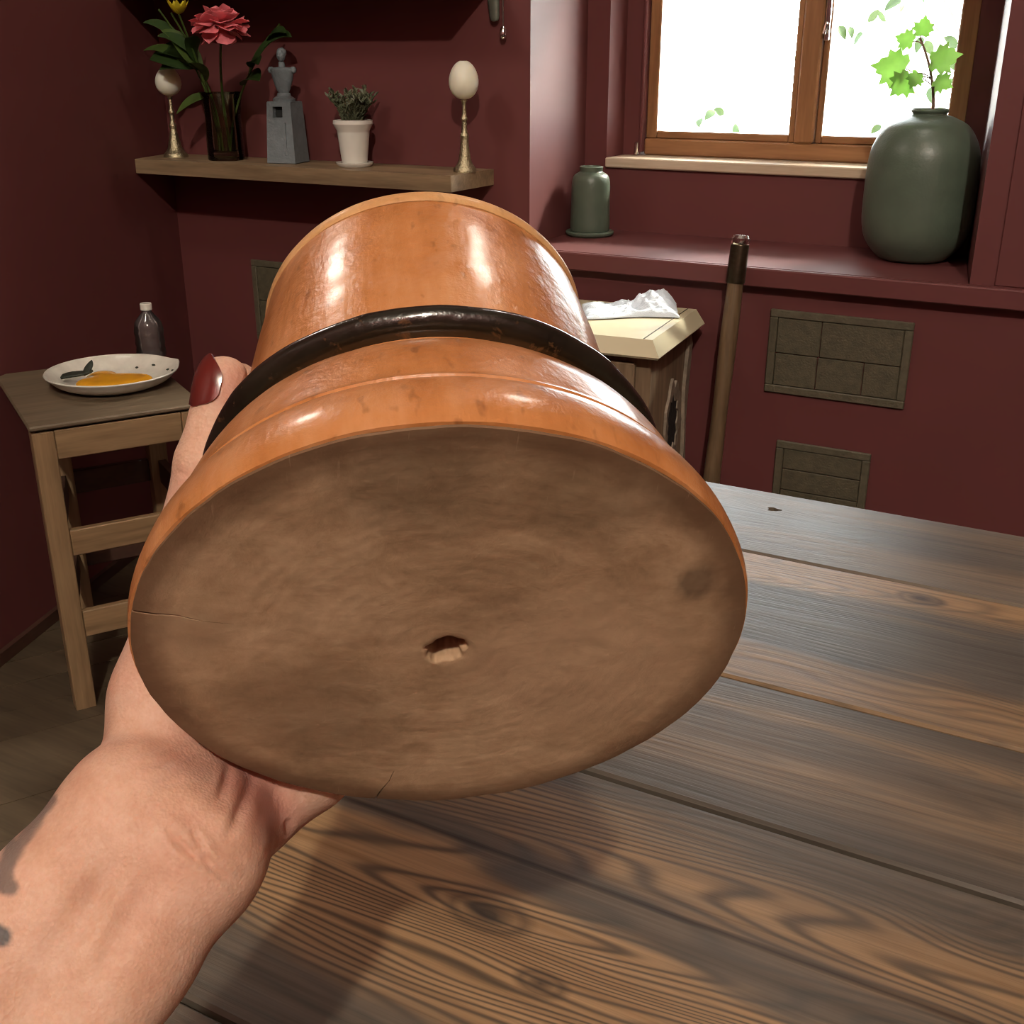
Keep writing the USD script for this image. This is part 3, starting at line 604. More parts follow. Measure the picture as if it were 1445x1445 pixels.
part(t, 'hook', tube([(-1.3905, 2.4999, 1.602), (-1.3905, 2.484, 1.602)], .003, 8), M['lamp'])

# ------------------------------------------------------------------ vases in the niche
zl = 0.8752
t = thing('vase', 'small green stoneware bottle vase standing on a saucer in the niche', 'vase', (-1.277, 2.745, zl))
part(t, 'saucer', lathe([(0, 0), (.056, 0), (.062, .005), (.063, .010), (.060, .013), (.05, .012), (0, .012)], 48), M['green'], 30, world=False)
prof = smooth_profile([(.050, .013), (.0515, .03), (.050, .08), (.0495, .128), (.044, .150), (.030, .160), (.029, .163), (.0305, .172)], 60)
part(t, 'body', lathe(np.vstack([[(0, .0125), (.046, .0125)], prof, [(.027, .174), (.025, .165), (.024, .13), (0, .13)]]), 48), M['green'], 40, world=False)
t = thing('vase', 'large rounded green stoneware vase holding a leafy twig in the niche', 'vase', (-0.463, 2.744, zl))
prof = smooth_profile([(.060, .0), (.080, .010), (.108, .045), (.1185, .085), (.1205, .14), (.1195, .205), (.1120, .250), (.088, .290), (.055, .309), (.0385, .314), (.0365, .317), (.0395, .321), (.0400, .324)], 90)
part(t, 'body', lathe(np.vstack([[(0, .0)], prof, [(.0375, .327), (.033, .323), (.031, .313), (.05, .30), (.08, .28), (.09, .2), (0, .2)]]), 80), M['green'], 40, world=False)
# twig with its leaves
B0 = np.array([-.470, 2.745, 1.078]); B = bez(B0, (-.445, 2.745, 1.17), (-.452, 2.735, 1.26), (-.500, 2.725, 1.345), n=20)
t = thing('leafy_twig', 'thin twig with fresh green leaves standing in the large green vase', 'twig', B0)
part(t, 'stem', tube(B, np.linspace(.0042, .0022, 20), 8), M['twig'])
def lobed(c, d, size, nrm, mat, parent, twig_from):
    """a maple-like leaf: lobed outline, slightly cupped"""
    d = np.array(d, float); d /= np.linalg.norm(d); n_ = np.array(nrm, float); n_ -= d * (n_ @ d); n_ /= np.linalg.norm(n_); s = np.cross(d, n_)
    half = [(0, 0), (.22, -.08), (.42, .02), (.34, .16), (.62, .30), (.46, .42), (.56, .62), (.30, .60), (.24, .80), (.12, .82), (0, 1.05)]
    pts = half + [(-x, y) for x, y in half[-2:0:-1]]
    pg = Polygon(pts).buffer(.02).buffer(-.02)
    m = trimesh.creation.extrude_polygon(pg, .012); m = m.subdivide_to_size(.16)
    v = np.array(m.vertices); z = v[:, 2] - .10 * (np.abs(v[:, 0]) ** 1.3) + .08 * np.sin(v[:, 1] * 4 + v[:, 0] * 3)
    V = np.array(c) + size * (v[:, :1] * s + v[:, 1:2] * d + z[:, None] * n_)
    p = part(parent, 'leaf', trimesh.Trimesh(V, m.faces), M[mat], True)
    part(p, 'leaf_stalk', tube(bez(twig_from, (np.array(twig_from) + c) / 2 + [0, 0, .006], c, n=6), .0012, 6), M['twig'])
vn = (.35, -.93, .15)
for c, d, sz_, nn, f in [((-.522, 2.722, 1.284), (-1, 0, .10), .074, (.2, -.9, .35), 12), ((-.508, 2.712, 1.268), (-.7, -.1, -.75), .054, (.4, -.9, .3), 13), ((-.470, 2.72, 1.298), (.95, 0, .25), .062, (-.2, -.9, .4), 14), ((-.512, 2.715, 1.338), (-1, 0, .30), .040, vn, 18), ((-.496, 2.72, 1.350), (.1, 0, 1), .04, vn, 19), ((-.455, 2.715, 1.262), (.9, -.1, -.35), .040, vn, 11), ((-.49, 2.705, 1.275), (-.35, -.3, -.9), .035, vn, 13)]:
    lobed(np.array(c), d, sz_, nn, 'leaf_sun', t, B[f])
# garden beyond the window: small trees whose twigs reach into the panes
rs = np.random.RandomState(21)
def tree(base, height, spots, label):
    base = np.array(base, float); t = thing('garden_tree', label, 'tree', base, group='slender trees outside the window')
    trunk = bez(base, base + [0.1, 0, height * .5], base + [0, 0, height], n=12)
    part(t, 'trunk', tube(trunk, np.linspace(.05, .012, 12), 10), M['twig'])
    for s in spots:
        s = np.array(s, float); st = trunk[min(11, max(3, int((s[2] - base[2] - .25) / height * 11)))]
        br = bez(st, (st + s) / 2 + [0, 0, .15], s, n=10)
        part(t, 'branch', tube(br, np.linspace(.007, .002, 10), 6), M['twig'])
        for k in range(7):
            c = s + rs.uniform(-1, 1, 3) * [.16, .16, .11]; d = rs.uniform(-1, 1, 3) - [0, 0, .5]; d /= np.linalg.norm(d); L_ = rs.uniform(.05, .09)
            part(t, 'leaf', leaf_blade(bez(c, c + d * L_ * .5 + [0, 0, .01], c + d * L_, n=7), L_ * .6, up=rs.uniform(-1, 1, 3) + [0, -1, .5]), M['leaf_out'], True)
def out(u, v, y):
    r_ = FW + RT * (u - 722.5) / FPX + UP * (722.5 - v) / FPX; return EYE + r_ * y / r_[1]
tree((-3.3, 6.6, -.5), 3.0, [(-2.63, 6.0, 1.02), (-2.48, 6.0, .98), (-2.30, 6.0, .92), (-2.75, 6.1, 1.75), (-2.2, 6.2, .95)], 'slender leafy tree outside the left casement')
tree((-0.95, 6.7, -.5), 3.0, [(-1.55, 6.0, 1.38), (-1.02, 6.0, 1.30), (-.93, 6.0, 1.15), (-1.22, 6.0, 1.55), (-1.08, 6.0, 1.62), (-1.1, 6.0, .93)], 'slender leafy tree outside the right casement')

# ------------------------------------------------------------------ side table on the left with dish and bottle
A0 = np.array([-1.835, 1.392, 0.0]); ex = np.array([.512, .859, 0]); ex /= np.linalg.norm(ex); ey = np.array([-ex[1], ex[0], 0])
RS = np.stack([ex, ey, [0, 0, 1]])
t = thing('side_table', 'small rustic wooden side table with open rails against the left wall', 'table', A0, RS)
SW, SD = .335, .455
def sp(name, m, mat, **k): part(t, name, m, M[mat], world=False, **k)
sp('top', box(-.004, SW + .004, -.004, SD + .004, .628, .638, .003), 'stool_top')
lw = .042
BX, BD = .075, .40           # the back legs stand further in
for x, y in ((0, 0), (SW - lw, 0), (BX, BD - lw), (SW - lw, BD - lw)):
    sp('leg', box(x, x + lw, y, y + lw, -.0115, .6225, .002), 'stool')
sp('top_frame', cat(box(.01, SW - .01, .01, SD - .01, .6226, .6279)), 'char_and_shade', label='dark gap under the top')  # solid black strip stands for shade between top and apron
def side(x0, x1, z0, z1):      # a bar from a front leg to the back leg
    return hull([(x0 + a_, lw + .0003, z) for a_ in (0, .018) for z in (z0, z1)] + [(x1 + a_, BD - lw - .0003, z) for a_ in (0, .018) for z in (z0, z1)])
for y, n_, x0 in ((.004, 'apron', lw), (BD - .022, 'apron', BX + lw)):
    sp(n_, box(x0 + .0003, SW - lw - .0003, y, y + .018, .562, .6224, .002), 'stool_x')
for x0, x1 in ((.018, BX + .006), (SW - .024, SW - .024)):
    sp('side_apron', side(x0, x1, .562, .6224), 'stool_top')
for z0, z1 in ((.352, .408), (.165, .224)):
    for y, x0 in ((.004, lw), (BD - .022, BX + lw)):
        sp('rail', box(x0 + .0003, SW - lw - .0003, y, y + .018, z0, z1, .002), 'stool_x' if y < .1 else 'base_wood')
    for x0, x1 in ((.018, BX + .006), (SW - .024, SW - .024)):
        sp('side_rail', side(x0, x1, z0, z1), 'base_wood')
# dish
zt2 = .6382
dc = np.array([-1.926, 1.690, zt2])
t = thing('dish', 'shallow white enamel dish with worn rim on the side table', 'dish', dc)
prof = np.vstack([[(0, 0), (.085, 0)], smooth_profile([(.092, .002), (.118, .013), (.135, .028), (.1395, .032)], 20), [(.141, .0345), (.1395, .0365)], smooth_profile([(.136, .035), (.128, .027), (.110, .013), (.095, .0085), (.07, .007)], 20), [(0, .007)]])
def dish_lip(V):
    w = np.arctan2(V[..., 1], V[..., 0]); hgt = np.clip((V[..., 2] - .02) / .025, 0, 1); aim = 0
    k = np.exp(-((np.angle(np.exp(1j * (w - 1.05)))) / .16) ** 2) * hgt
    V = V.copy(); V[..., :2] *= (1 + .07 * k)[..., None]; V[..., 2] += .004 * k
    return V
part(t, 'bowl', lathe(prof, 96, wobble=dish_lip), M['enamel'], 40, world=False)
rs = np.random.RandomState(4)
for w, r_, z_ in ((1.55, .118, .0195), (1.02, .120, .0205), (.72, .128, .0265), (1.9, .108, .0125), (.55, .114, .0165)):
    chip = trimesh.creation.icosphere(2, 1.0); cv = np.array(chip.vertices); cv = cv * [.0055, .0035, .0018] * (1 + .4 * fbs(cv * 2)[:, None])
    part(t, 'chip', trimesh.Trimesh((cv @ rotz(rs.uniform(0, 180)).T) + [math.cos(w) * r_, math.sin(w) * r_, z_], chip.faces), M['herb'], world=False, label='dark worn chip in the enamel')
# sauce: a pool with two lobes
w = np.linspace(0, 2 * np.pi, 72, endpoint=False)
pool = Polygon(np.stack([.078 * np.cos(w) * (1 + .08 * np.sin(3 * w)), .056 * np.sin(w)], 1)).union(Polygon(np.stack([-.024 + .034 * np.cos(w), .055 + .036 * np.sin(w)], 1))).buffer(.008).buffer(-.008)
pm = trimesh.creation.extrude_polygon(pool, .004).subdivide_to_size(.006)
pv = np.array(pm.vertices); ds = np.array([pool.exterior.distance(__import__('shapely').Point(x, y)) for x, y in pv[:, :2]])
pv[:, 2] = np.where(pv[:, 2] > .002, .0030 + .009 * (1 - np.exp(-ds / .008)), 0)
solo('sauce', frame_mesh(trimesh.Trimesh(pv, pm.faces), dc + [.010, -.006, .0078], rotz(48)), M['yolk'], 'runny yellow sauce pooled in the white dish', 'sauce', 60)
hb = bez((-.030, 0, .012), (-.01, .012, .015), (.02, .004, .013), (.036, .016, .022), n=10)
hm = cat(leaf_blade(hb, .034, thick=.005, fold=.2, shape=.9), leaf_blade(bez((.018, .006, .014), (.03, .02, .026), (.034, .034, .040), n=8), .016, thick=.004))
solo('herb', frame_mesh(hm, dc + [-.058, -.052, .010], rotz(40)), M['herb'], 'dark limp herb leaf lying left of the sauce in the dish', 'herb', True)
# bottle
t = thing('bottle', 'clear plastic bottle with a white cap behind the dish', 'bottle', (-2.050, 1.925, zt2))
prof = smooth_profile([(.034, .003), (.035, .012), (.0335, .024), (.035, .034), (.0335, .048), (.035, .060), (.0335, .070), (.030, .084), (.019, .098), (.0125, .106), (.0120, .112)], 60)
part(t, 'body', lathe(np.vstack([[(0, .0), (.031, 0)], prof, [(.0112, .112), (.0112, .106), (.018, .0965)], [(.029, .083), (.0325, .07), (.0325, .012), (.031, .003), (0, .003)]]), 40), M['bottle'], 50, world=False)
part(t, 'cap', lathe([(0, .128), (.0125, .128), (.0138, .126), (.0138, .1125), (.0128, .1125), (.0128, .124), (0, .124)], 32), M['white_ceramic'], 30, world=False)
# ------------------------------------------------------------------ the turned wooden vessel held up in the hand
PA, PR, PU = np.array([-0.09421723, 0.73164309, 0.67514554]), np.array([0.99040271, 0, 0.13821169]), np.array([0.10112163, 0.6816879, -0.7246213])
PD = 0.32
c2w = lambda q: np.asarray(q)[..., :1] * RT + np.asarray(q)[..., 1:2] * UP + np.asarray(q)[..., 2:3] * FW       # right, up, forward -> world direction
PC = np.array([(629.69 - 722.5) / FPX * PD, -(917.06 - 722.5) / FPX * PD, PD])           # centre of the base, in the viewer's frame
PCW = EYE + c2w(PC)
RP = np.stack([c2w(PU), c2w(PR), c2w(PA)])                                               # vessel's own axes: u, r, axis
def gv(g, p):   # streaks along the vessel's axis + blotches
    return g.noise(g.map(p, (55, 55, 9)), 1.0, 4, 0.6, 0.4), g.noise(p, 34.0, 4, 0.6), g.noise(g.map(p, (240, 240, 40)), 1.0, 3)
def vessel_wood(name, c0, c1, c2, rough, spots=0.42, coat=0.30, bump=0.3):
    g = G(); p = g.obj(); a, b, f = gv(g, p)
    col = g.ramp(g.math('multiply_add', a, .55, g.math('multiply', b, .45)), [(0.30, c0), (0.5, c1), (0.72, c2)])
    pit = g.noise(g.map(p, (240, 240, 110)), 1.0, 2, 0.5)
    col = g.mix(g.math('multiply', g.ramp(pit, [(0.62, grey(0)), (0.72, grey(1))]), spots), col, (0.09, 0.030, 0.010))
    worn = g.ramp(g.noise(p, 26.0, 5, .65, .5), [(.52, grey(0)), (.68, grey(.65))])
    col = g.mix(worn, col, (0.50, 0.235, 0.115))
    h = g.math('add', g.math('multiply', g.noise(p, 130.0, 4, .65), 1.2), g.math('add', g.math('multiply', f, .5), g.math('multiply', pit, -.4)))
    r = g.math('multiply_add', b, 0.30, rough - .15)
    return g.done(name, g.pbr(base_color=col, roughness=r, normal=g.bump(h, bump, 0.0016), coat_weight=coat, coat_roughness=.15, specular_ior_level=.20)('BSDF'))
M['vessel'] = vessel_wood('varnished_wood', (0.31, 0.105, 0.026), (0.43, 0.170, 0.055), (0.54, 0.265, 0.120), .34)
M['vessel_neck'] = vessel_wood('varnished_wood_neck', (0.30, 0.080, 0.010), (0.42, 0.120, 0.016), (0.50, 0.160, 0.025), .34, .3)
M['vessel_rim'] = vessel_wood('bare_rim_wood', (0.42, 0.20, 0.075), (0.52, 0.28, 0.115), (0.60, 0.36, 0.17), .5, .2, .1)
g = G(); p = g.obj(); b = g.noise(p, 70.0, 4)
wornr = g.ramp(g.noise(p, 120.0, 4, .7, .4), [(.60, grey(0)), (.70, grey(.8))])
M['vessel_ring'] = g.done('black_ring', g.pbr(base_color=g.mix(wornr, g.ramp(b, [(.3, (.006, .005, .003)), (.7, (.016, .013, .008))]), (.10, .045, .016)), roughness=.22, normal=g.bump(g.noise(p, 190.0, 3), .35, .0015), coat_weight=.5, coat_roughness=.1)('BSDF'))
# raw base: blotches, scratches, turning rings, a dirty edge
g = G(); p = g.obj(); sp_ = g.add('separate_xyz', vector=p)
rad = g.math('power', g.math('add', g.math('multiply', sp_('x'), sp_('x')), g.math('multiply', sp_('y'), sp_('y'))), .5)
b1 = g.noise(p, 16.0, 5, .62, .5); b2 = g.noise(p, 75.0, 5, .72, .3); b3 = g.noise(g.map(p, (130, 60, 1), rot=(0, 0, .5)), 1.0, 4, .65, .6)
col = g.ramp(g.math('multiply_add', b1, .50, g.math('multiply_add', b2, .30, g.math('multiply', b3, .24))), [(.34, (.185, .106, .052)), (.5, (.335, .212, .118)), (.66, (.48, .330, .200))])
def spot(col, y_, x_, r_, c, amt):   # a stain with a shape of its own; x_, y_ in the base's plane
    v = g.add('vector_math', math_type='subtract', vector1=p, vector2=(y_, x_, 0))('vector')
    d = g.math('divide', g.math('multiply_add', b1, .030, g.math('add', g.add('vector_math', math_type='length', vector1=g.map(v, (1, 1, 0)))('value'), -.015)), r_)
    return g.mix(g.ramp(d, [(.45, grey(amt)), (1, grey(0))]), col, c)
col = spot(col, -.010, .040, .042, (.42, .275, .165), .75)
col = spot(col, .030, .066, .009, (.07, .042, .022), .65)
col = spot(col, .068, .034, .026, (.11, .065, .030), .45)
col = spot(col, .070, -.012, .026, (.085, .048, .020), .55)
col = spot(col, .010, -.070, .016, (.33, .22, .13), .5)
col = spot(col, -.030, -.04, .035, (.125, .070, .034), .45)
edge = g.ramp(g.math('divide', g.math('multiply_add', b1, -.012, g.math('add', rad, .006)), .086), [(.86, grey(0)), (.95, grey(.75)), (1, grey(.9))])
col = g.mix(edge, col, (.105, .050, .021))
scr = g.ramp(g.noise(g.map(p, (60, 700, 1), rot=(0, 0, 1.0)), 1.0, 3, .6), [(.66, grey(0)), (.75, grey(.35))])
col = g.mix(scr, col, (.36, .24, .15))
turn = g.math('sine', g.math('multiply_add', b1, 5.0, g.math('multiply', rad, 1500.0)))
h = g.math('add', g.math('multiply', b2, 1.2), g.math('add', g.math('multiply', b3, .4), g.math('multiply', turn, .05)))
M['vessel_base'] = g.done('raw_wood_base', g.pbr(base_color=col, roughness=.75, normal=g.bump(h, .22, .0015))('BSDF'))

t = thing('wooden_vessel', 'turned orange wooden vessel with a black ring and raw brown base, held in the hand', 'vessel', PCW, RP)
rs = np.random.RandomState(2)
def uneven(amp, freq=3.0, seed=0):
    def f(V):
        q = np.stack([V[..., 0], V[..., 1], V[..., 2]], -1)
        n_ = meshkit.fbm(q * freq * 10 + seed * 7.7) * 2 - 1
        R_ = np.hypot(V[..., 0], V[..., 1]); V = V.copy(); V[..., :2] *= (1 + amp * n_ / np.maximum(R_, .004))[..., None]
        return V
    return f
# base disc with its ragged central hole and two cracks
rin = np.linspace(.0075, .0847, 44)
prof = np.vstack([[(0, .034), (.0030, .0335), (.0042, .014), (.0050, .005), (.0054, .002), (.0058, .0005), (.0064, .0001)], np.stack([rin, 0 * rin], 1), [(.0855, .0001), (.0856, .0009), (.083, .0032), (.024, .0192), (.012, .036), (0, .037)]])
def base_wob(V):
    V = V.copy(); w = np.arctan2(V[..., 1], V[..., 0]); R_ = np.hypot(V[..., 0], V[..., 1])
    k = np.clip((.0075 - R_) / .0022, 0, 1) * (V[..., 2] < .016)
    rag = .0007 * np.sin(2 * w + .4) + .0005 * np.sin(5 * w + 2) + .0003 * np.sin(9 * w + 1)
    V[..., :2] *= (1 + k * rag / np.maximum(R_, .003))[..., None]
    V[..., 2] -= .0007 * np.exp(-((R_ - .0070) / .0008) ** 2) * (.3 + .7 * np.sin(w + 2.4)) * (V[..., 2] < .003)
    flat = (V[..., 2] < .0012) & (R_ > .008)
    n_ = meshkit.fbm(np.stack([V[..., 0] * 60, V[..., 1] * 60, 0 * R_], -1)) - .5
    V[..., 2] += flat * n_ * .0010
    chip = meshkit.fbm(np.stack([np.cos(w) * 9, np.sin(w) * 9, 0 * w], -1)) - .5
    V[..., :2] *= (1 + (R_ > .0845) * (chip * .008))[..., None]
    return V
disc = lathe(prof, 220, wobble=base_wob)
dm = mf(disc)
def crack(pts, wd, dp):
    out = None
    for i in range(len(pts) - 1):
        (x0, y0), (x1, y1) = pts[i], pts[i + 1]; d = np.array([x1 - x0, y1 - y0]); n_ = np.array([-d[1], d[0]]) / np.linalg.norm(d)
        w0, w1 = wd * (1 - i / (len(pts) - 1)), wd * (1 - (i + 1) / (len(pts) - 1)) + .00005
        b = hull([(x0 + s * n_[0] * w0, y0 + s * n_[1] * w0, -.002) for s in (-1, 1)] + [(x1 + s * n_[0] * w1, y1 + s * n_[1] * w1, -.002) for s in (-1, 1)] + [(x0, y0, dp), (x1, y1, dp * .8)])
        out = mf(b) if out is None else out + mf(b)
    return out
def onbase(u, v):    # a point of the base plane from where it is seen
    r_ = np.array([(u - 722.5) / FPX, -(v - 722.5) / FPX, 1.0]); s = (PC @ PA) / (r_ @ PA); q = r_ * s - PC
    return q @ PU, q @ PR
cr1 = crack([onbase(*q) for q in ((184, 862), (215, 866), (252, 868), (285, 876), (330, 880))], .00065, .007)
cr2 = crack([onbase(*q) for q in ((526, 1134), (538, 1116), (549, 1103), (556, 1088))], .0006, .007)
try:
    d2 = dm - cr1 - cr2
    disc = d2 if d2.num_tri() > 100 else disc
except Exception as e: print('crack', e)
part(t, 'base', disc, M['vessel_base'], 35, 'raw brown base with a central hole and cracks', world=False)
foot = np.vstack([[(.0852, .0012)], smooth_profile([(.0862, .0014), (.0866, .0034), (.0868, .007), (.0858, .013), (.0835, .0195), (.0815, .0228)], 30), [(.0808, .0236), (.0812, .0243)], smooth_profile([(.0806, .0255), (.0785, .033), (.0758, .0415), (.0728, .0485), (.0713, .0504)], 30), smooth_profile([(.0700, .0508), (.0675, .0520), (.0662, .0545), (.066, .058)], 16), [(.03, .058), (.03, .0200), (.0820, .0034)]])
part(t, 'foot', lathe(foot, 160, wobble=uneven(.0004)), M['vessel'], 40, world=False)
ringp = [(.0650, .0578)] + [(.0660 + .0066 * math.sin(w), .0622 - .0046 * math.cos(w)) for w in np.linspace(.25, np.pi - .30, 18)] + [(.0635, .0668), (.0635, .0579)]
part(t, 'ring', lathe(ringp, 200, wobble=uneven(.0007, 6, 3)), M['vessel_ring'], 50, 'black painted bead round the waist', world=False)
body = np.vstack([smooth_profile([(.0635, .0585), (.0632, .075), (.0615, .100), (.0590, .125), (.0570, .1405)], 40)])
inner = smooth_profile([(.0500, .1405), (.049, .12), (.044, .09), (.03, .07), (.012, .0635)], 30)
part(t, 'bowl', lathe(np.vstack([[(0, .0585)], body, inner, [(0, .0630)]]), 160, wobble=uneven(.0005, 3, 8)), M['vessel'], 40, world=False)
rimp = [(.0571, .1406), (.0577, .1415), (.0578, .1440), (.0570, .1462), (.0548, .1472), (.052, .1462), (.0503, .1440), (.0500, .1406)]
part(t, 'rim', lathe(rimp + rimp[:1], 160, wobble=uneven(.0004, 4, 5)), M['vessel_rim'], 40, 'paler bare wood rim', world=False)

# ------------------------------------------------------------------ the hand and forearm: one continuous body
def pot(w, tt, r_):
    w = math.radians(w); return PC + PA * tt + r_ * (PR * math.cos(w) + PU * math.sin(w))
def vp(x, y, d): return np.array([(x - 722.5) / FPX * d, -(y - 722.5) / FPX * d, d])
caps = []                       # (group, A, B, ra, rb)
def chain(grp, pts, rads):
    for i in range(len(pts) - 1): caps.append((grp, np.array(pts[i]), np.array(pts[i + 1]), rads[i], rads[i + 1]))
W1, W2 = vp(225, 1184, .345), vp(80, 1380, .325)
fd = (W2 - W1) / np.linalg.norm(W2 - W1)
wd_ = np.array([.803, -.594, .0]); wd_ -= fd * (fd @ wd_); wd_ /= np.linalg.norm(wd_)
EL = W1 + fd * .235
th_ = np.cross(fd, wd_)
for s in (-1, 1):
    chain('arm', [W1 - fd * .004 + wd_ * (s * .0130 - .001), W1 + fd * .03 + wd_ * (s * .0130 - .001), W1 + fd * .09 + wd_ * s * .0145, W1 + fd * .16 + wd_ * s * .017, EL + wd_ * s * .016], [.0182, .0188, .0212, .0265, .0300])
chain('arm', [EL, EL + np.array([-.03, -.20, -.13])], [.036, .041])          # above the elbow
TH = [vp(232, 1100, .368), vp(238, 985, .372), vp(260, 880, .372), vp(272, 770, .370), vp(290, 655, .368), vp(316, 537, .372)]
idx_ = [vp(250, 1130, .37), pot(216, .038, .098), pot(211, .074, .088), pot(214, .108, .0735), pot(206, .126, .0695), pot(187, .1235, .067)]
mid_ = [vp(270, 1130, .375), pot(219, .035, .099), pot(219, .074, .088), pot(229, .110, .0735), pot(243, .126, .0695), pot(258, .131, .067)]
rin_ = [vp(310, 1140, .38), pot(233, .030, .099), pot(234, .068, .088), pot(247, .102, .0735), pot(264, .114, .0705), pot(279, .117, .068)]
pin_ = [vp(335, 1146, .388), pot(246, .018, .100), pot(247, .055, .089), pot(262, .084, .075), pot(277, .094, .0715), pot(290, .097, .069)]
chain('thumb', TH, [.0185, .0160, .0140, .0120, .0094, .0082])
chain('index', idx_[:3], [.018, .015, .0115]); chain('index', idx_[2:], [.0112, .0093, .0083, .0073])
chain('mid', mid_[:3], [.018, .015, .0115]); chain('mid', mid_[2:], [.0114, .0095, .0085, .0075])
chain('ring', rin_[:3], [.018, .015, .0112]); chain('ring', rin_[2:], [.0110, .0090, .0081, .0072])
chain('pinky', pin_[:3], [.0165, .0145, .0100]); chain('pinky', pin_[2:], [.0098, .0080, .0072, .0064])
# heel of the hand: from the wrist into thumb ball and little finger side
for q, r0, r1 in ((TH[0], .0185, .0185), (idx_[0], .0185, .017), (mid_[0], .0185, .017), (rin_[0], .0185, .017), (pin_[0], .0185, .0165)):
    s = np.clip((q - W1) @ wd_, -.0135, .0135)
    caps.append(('palm', W1 + wd_ * s, q, r0, r1))
caps.append(('palm', TH[1], idx_[1], .014, .015)); caps.append(('palm', pin_[0], vp(410, 1118, .400), .0155, .0120))
caps.append(('palm', idx_[1], pin_[1], .013, .013))
HS = .0019
lo = np.min([np.minimum(c[1], c[2]) - max(c[3:]) for c in caps], 0) - .02; hi = np.max([np.maximum(c[1], c[2]) + max(c[3:]) for c in caps], 0) + .02
ax = [np.arange(lo[i], hi[i], HS) for i in range(3)]; shp = tuple(len(x) for x in ax)
def field_group(K, sel):
    acc = np.full(shp, .05, np.float32)
    for g_, A, B, ra, rb in sel:
        m_ = max(ra, rb) + .022
        s0 = [max(0, int((min(A[i], B[i]) - m_ - lo[i]) / HS)) for i in range(3)]; s1 = [min(shp[i], int((max(A[i], B[i]) + m_ - lo[i]) / HS) + 2) for i in range(3)]
        X, Y, Z = np.meshgrid(*[ax[i][s0[i]:s1[i]] for i in range(3)], indexing='ij')
        ba = B - A; L2 = ba @ ba
        tt = np.clip(((X - A[0]) * ba[0] + (Y - A[1]) * ba[1] + (Z - A[2]) * ba[2]) / L2, 0, 1)
        d = np.sqrt((X - A[0] - tt * ba[0]) ** 2 + (Y - A[1] - tt * ba[1]) ** 2 + (Z - A[2] - tt * ba[2]) ** 2) - (ra + (rb - ra) * tt)
        v = acc[s0[0]:s1[0], s0[1]:s1[1], s0[2]:s1[2]]
        h = np.clip(.5 + .5 * (v - d) / K, 0, 1)
        acc[s0[0]:s1[0], s0[1]:s1[1], s0[2]:s1[2]] = v * (1 - h) + d * h - K * h * (1 - h)
    return acc
palm = field_group(.010, [c for c in caps if c[0] in ('arm', 'palm')] + [c for i, c in enumerate(caps) if c[0] == 'thumb'][:2])
parts_ = [palm] + [field_group(.004, [c for c in caps if c[0] == n_]) for n_ in ('thumb', 'index', 'mid', 'ring', 'pinky')]
acc = parts_[0]
for q in parts_[1:]:
    h = np.clip(.5 + .5 * (acc - q) / .004, 0, 1); acc = acc * (1 - h) + q * h - .004 * h * (1 - h)
# flatten the flesh against the vessel
X, Y, Z = np.meshgrid(*ax, indexing='ij')
dx, dy, dz = X - PC[0], Y - PC[1], Z - PC[2]
tt = dx * PA[0] + dy * PA[1] + dz * PA[2]; rr_ = np.sqrt(np.maximum(dx * dx + dy * dy + dz * dz - tt * tt, 0))
tk = [-.004, 0, .003, .007, .013, .0228, .033, .0415, .0504, .0545, .0555, .058, .063, .068, .071, .075, .10, .125, .1405, .144, .147, .1475]
rk = [.0846, .086, .0866, .087, .086, .0820, .079, .0762, .0722, .0685, .068, .0715, .0735, .0715, .0640, .0636, .0620, .0594, .0578, .0582, .0575, .050]
pd = rr_ - (np.interp(tt, tk, rk) + .0004)
pd = np.where(tt < 0, np.maximum(pd * .9, -tt * .95 + .0002), np.where(tt > .1475, np.maximum(pd, tt - .1475), pd))
acc = np.maximum(acc, -pd)
del X, Y, Z, dx, dy, dz
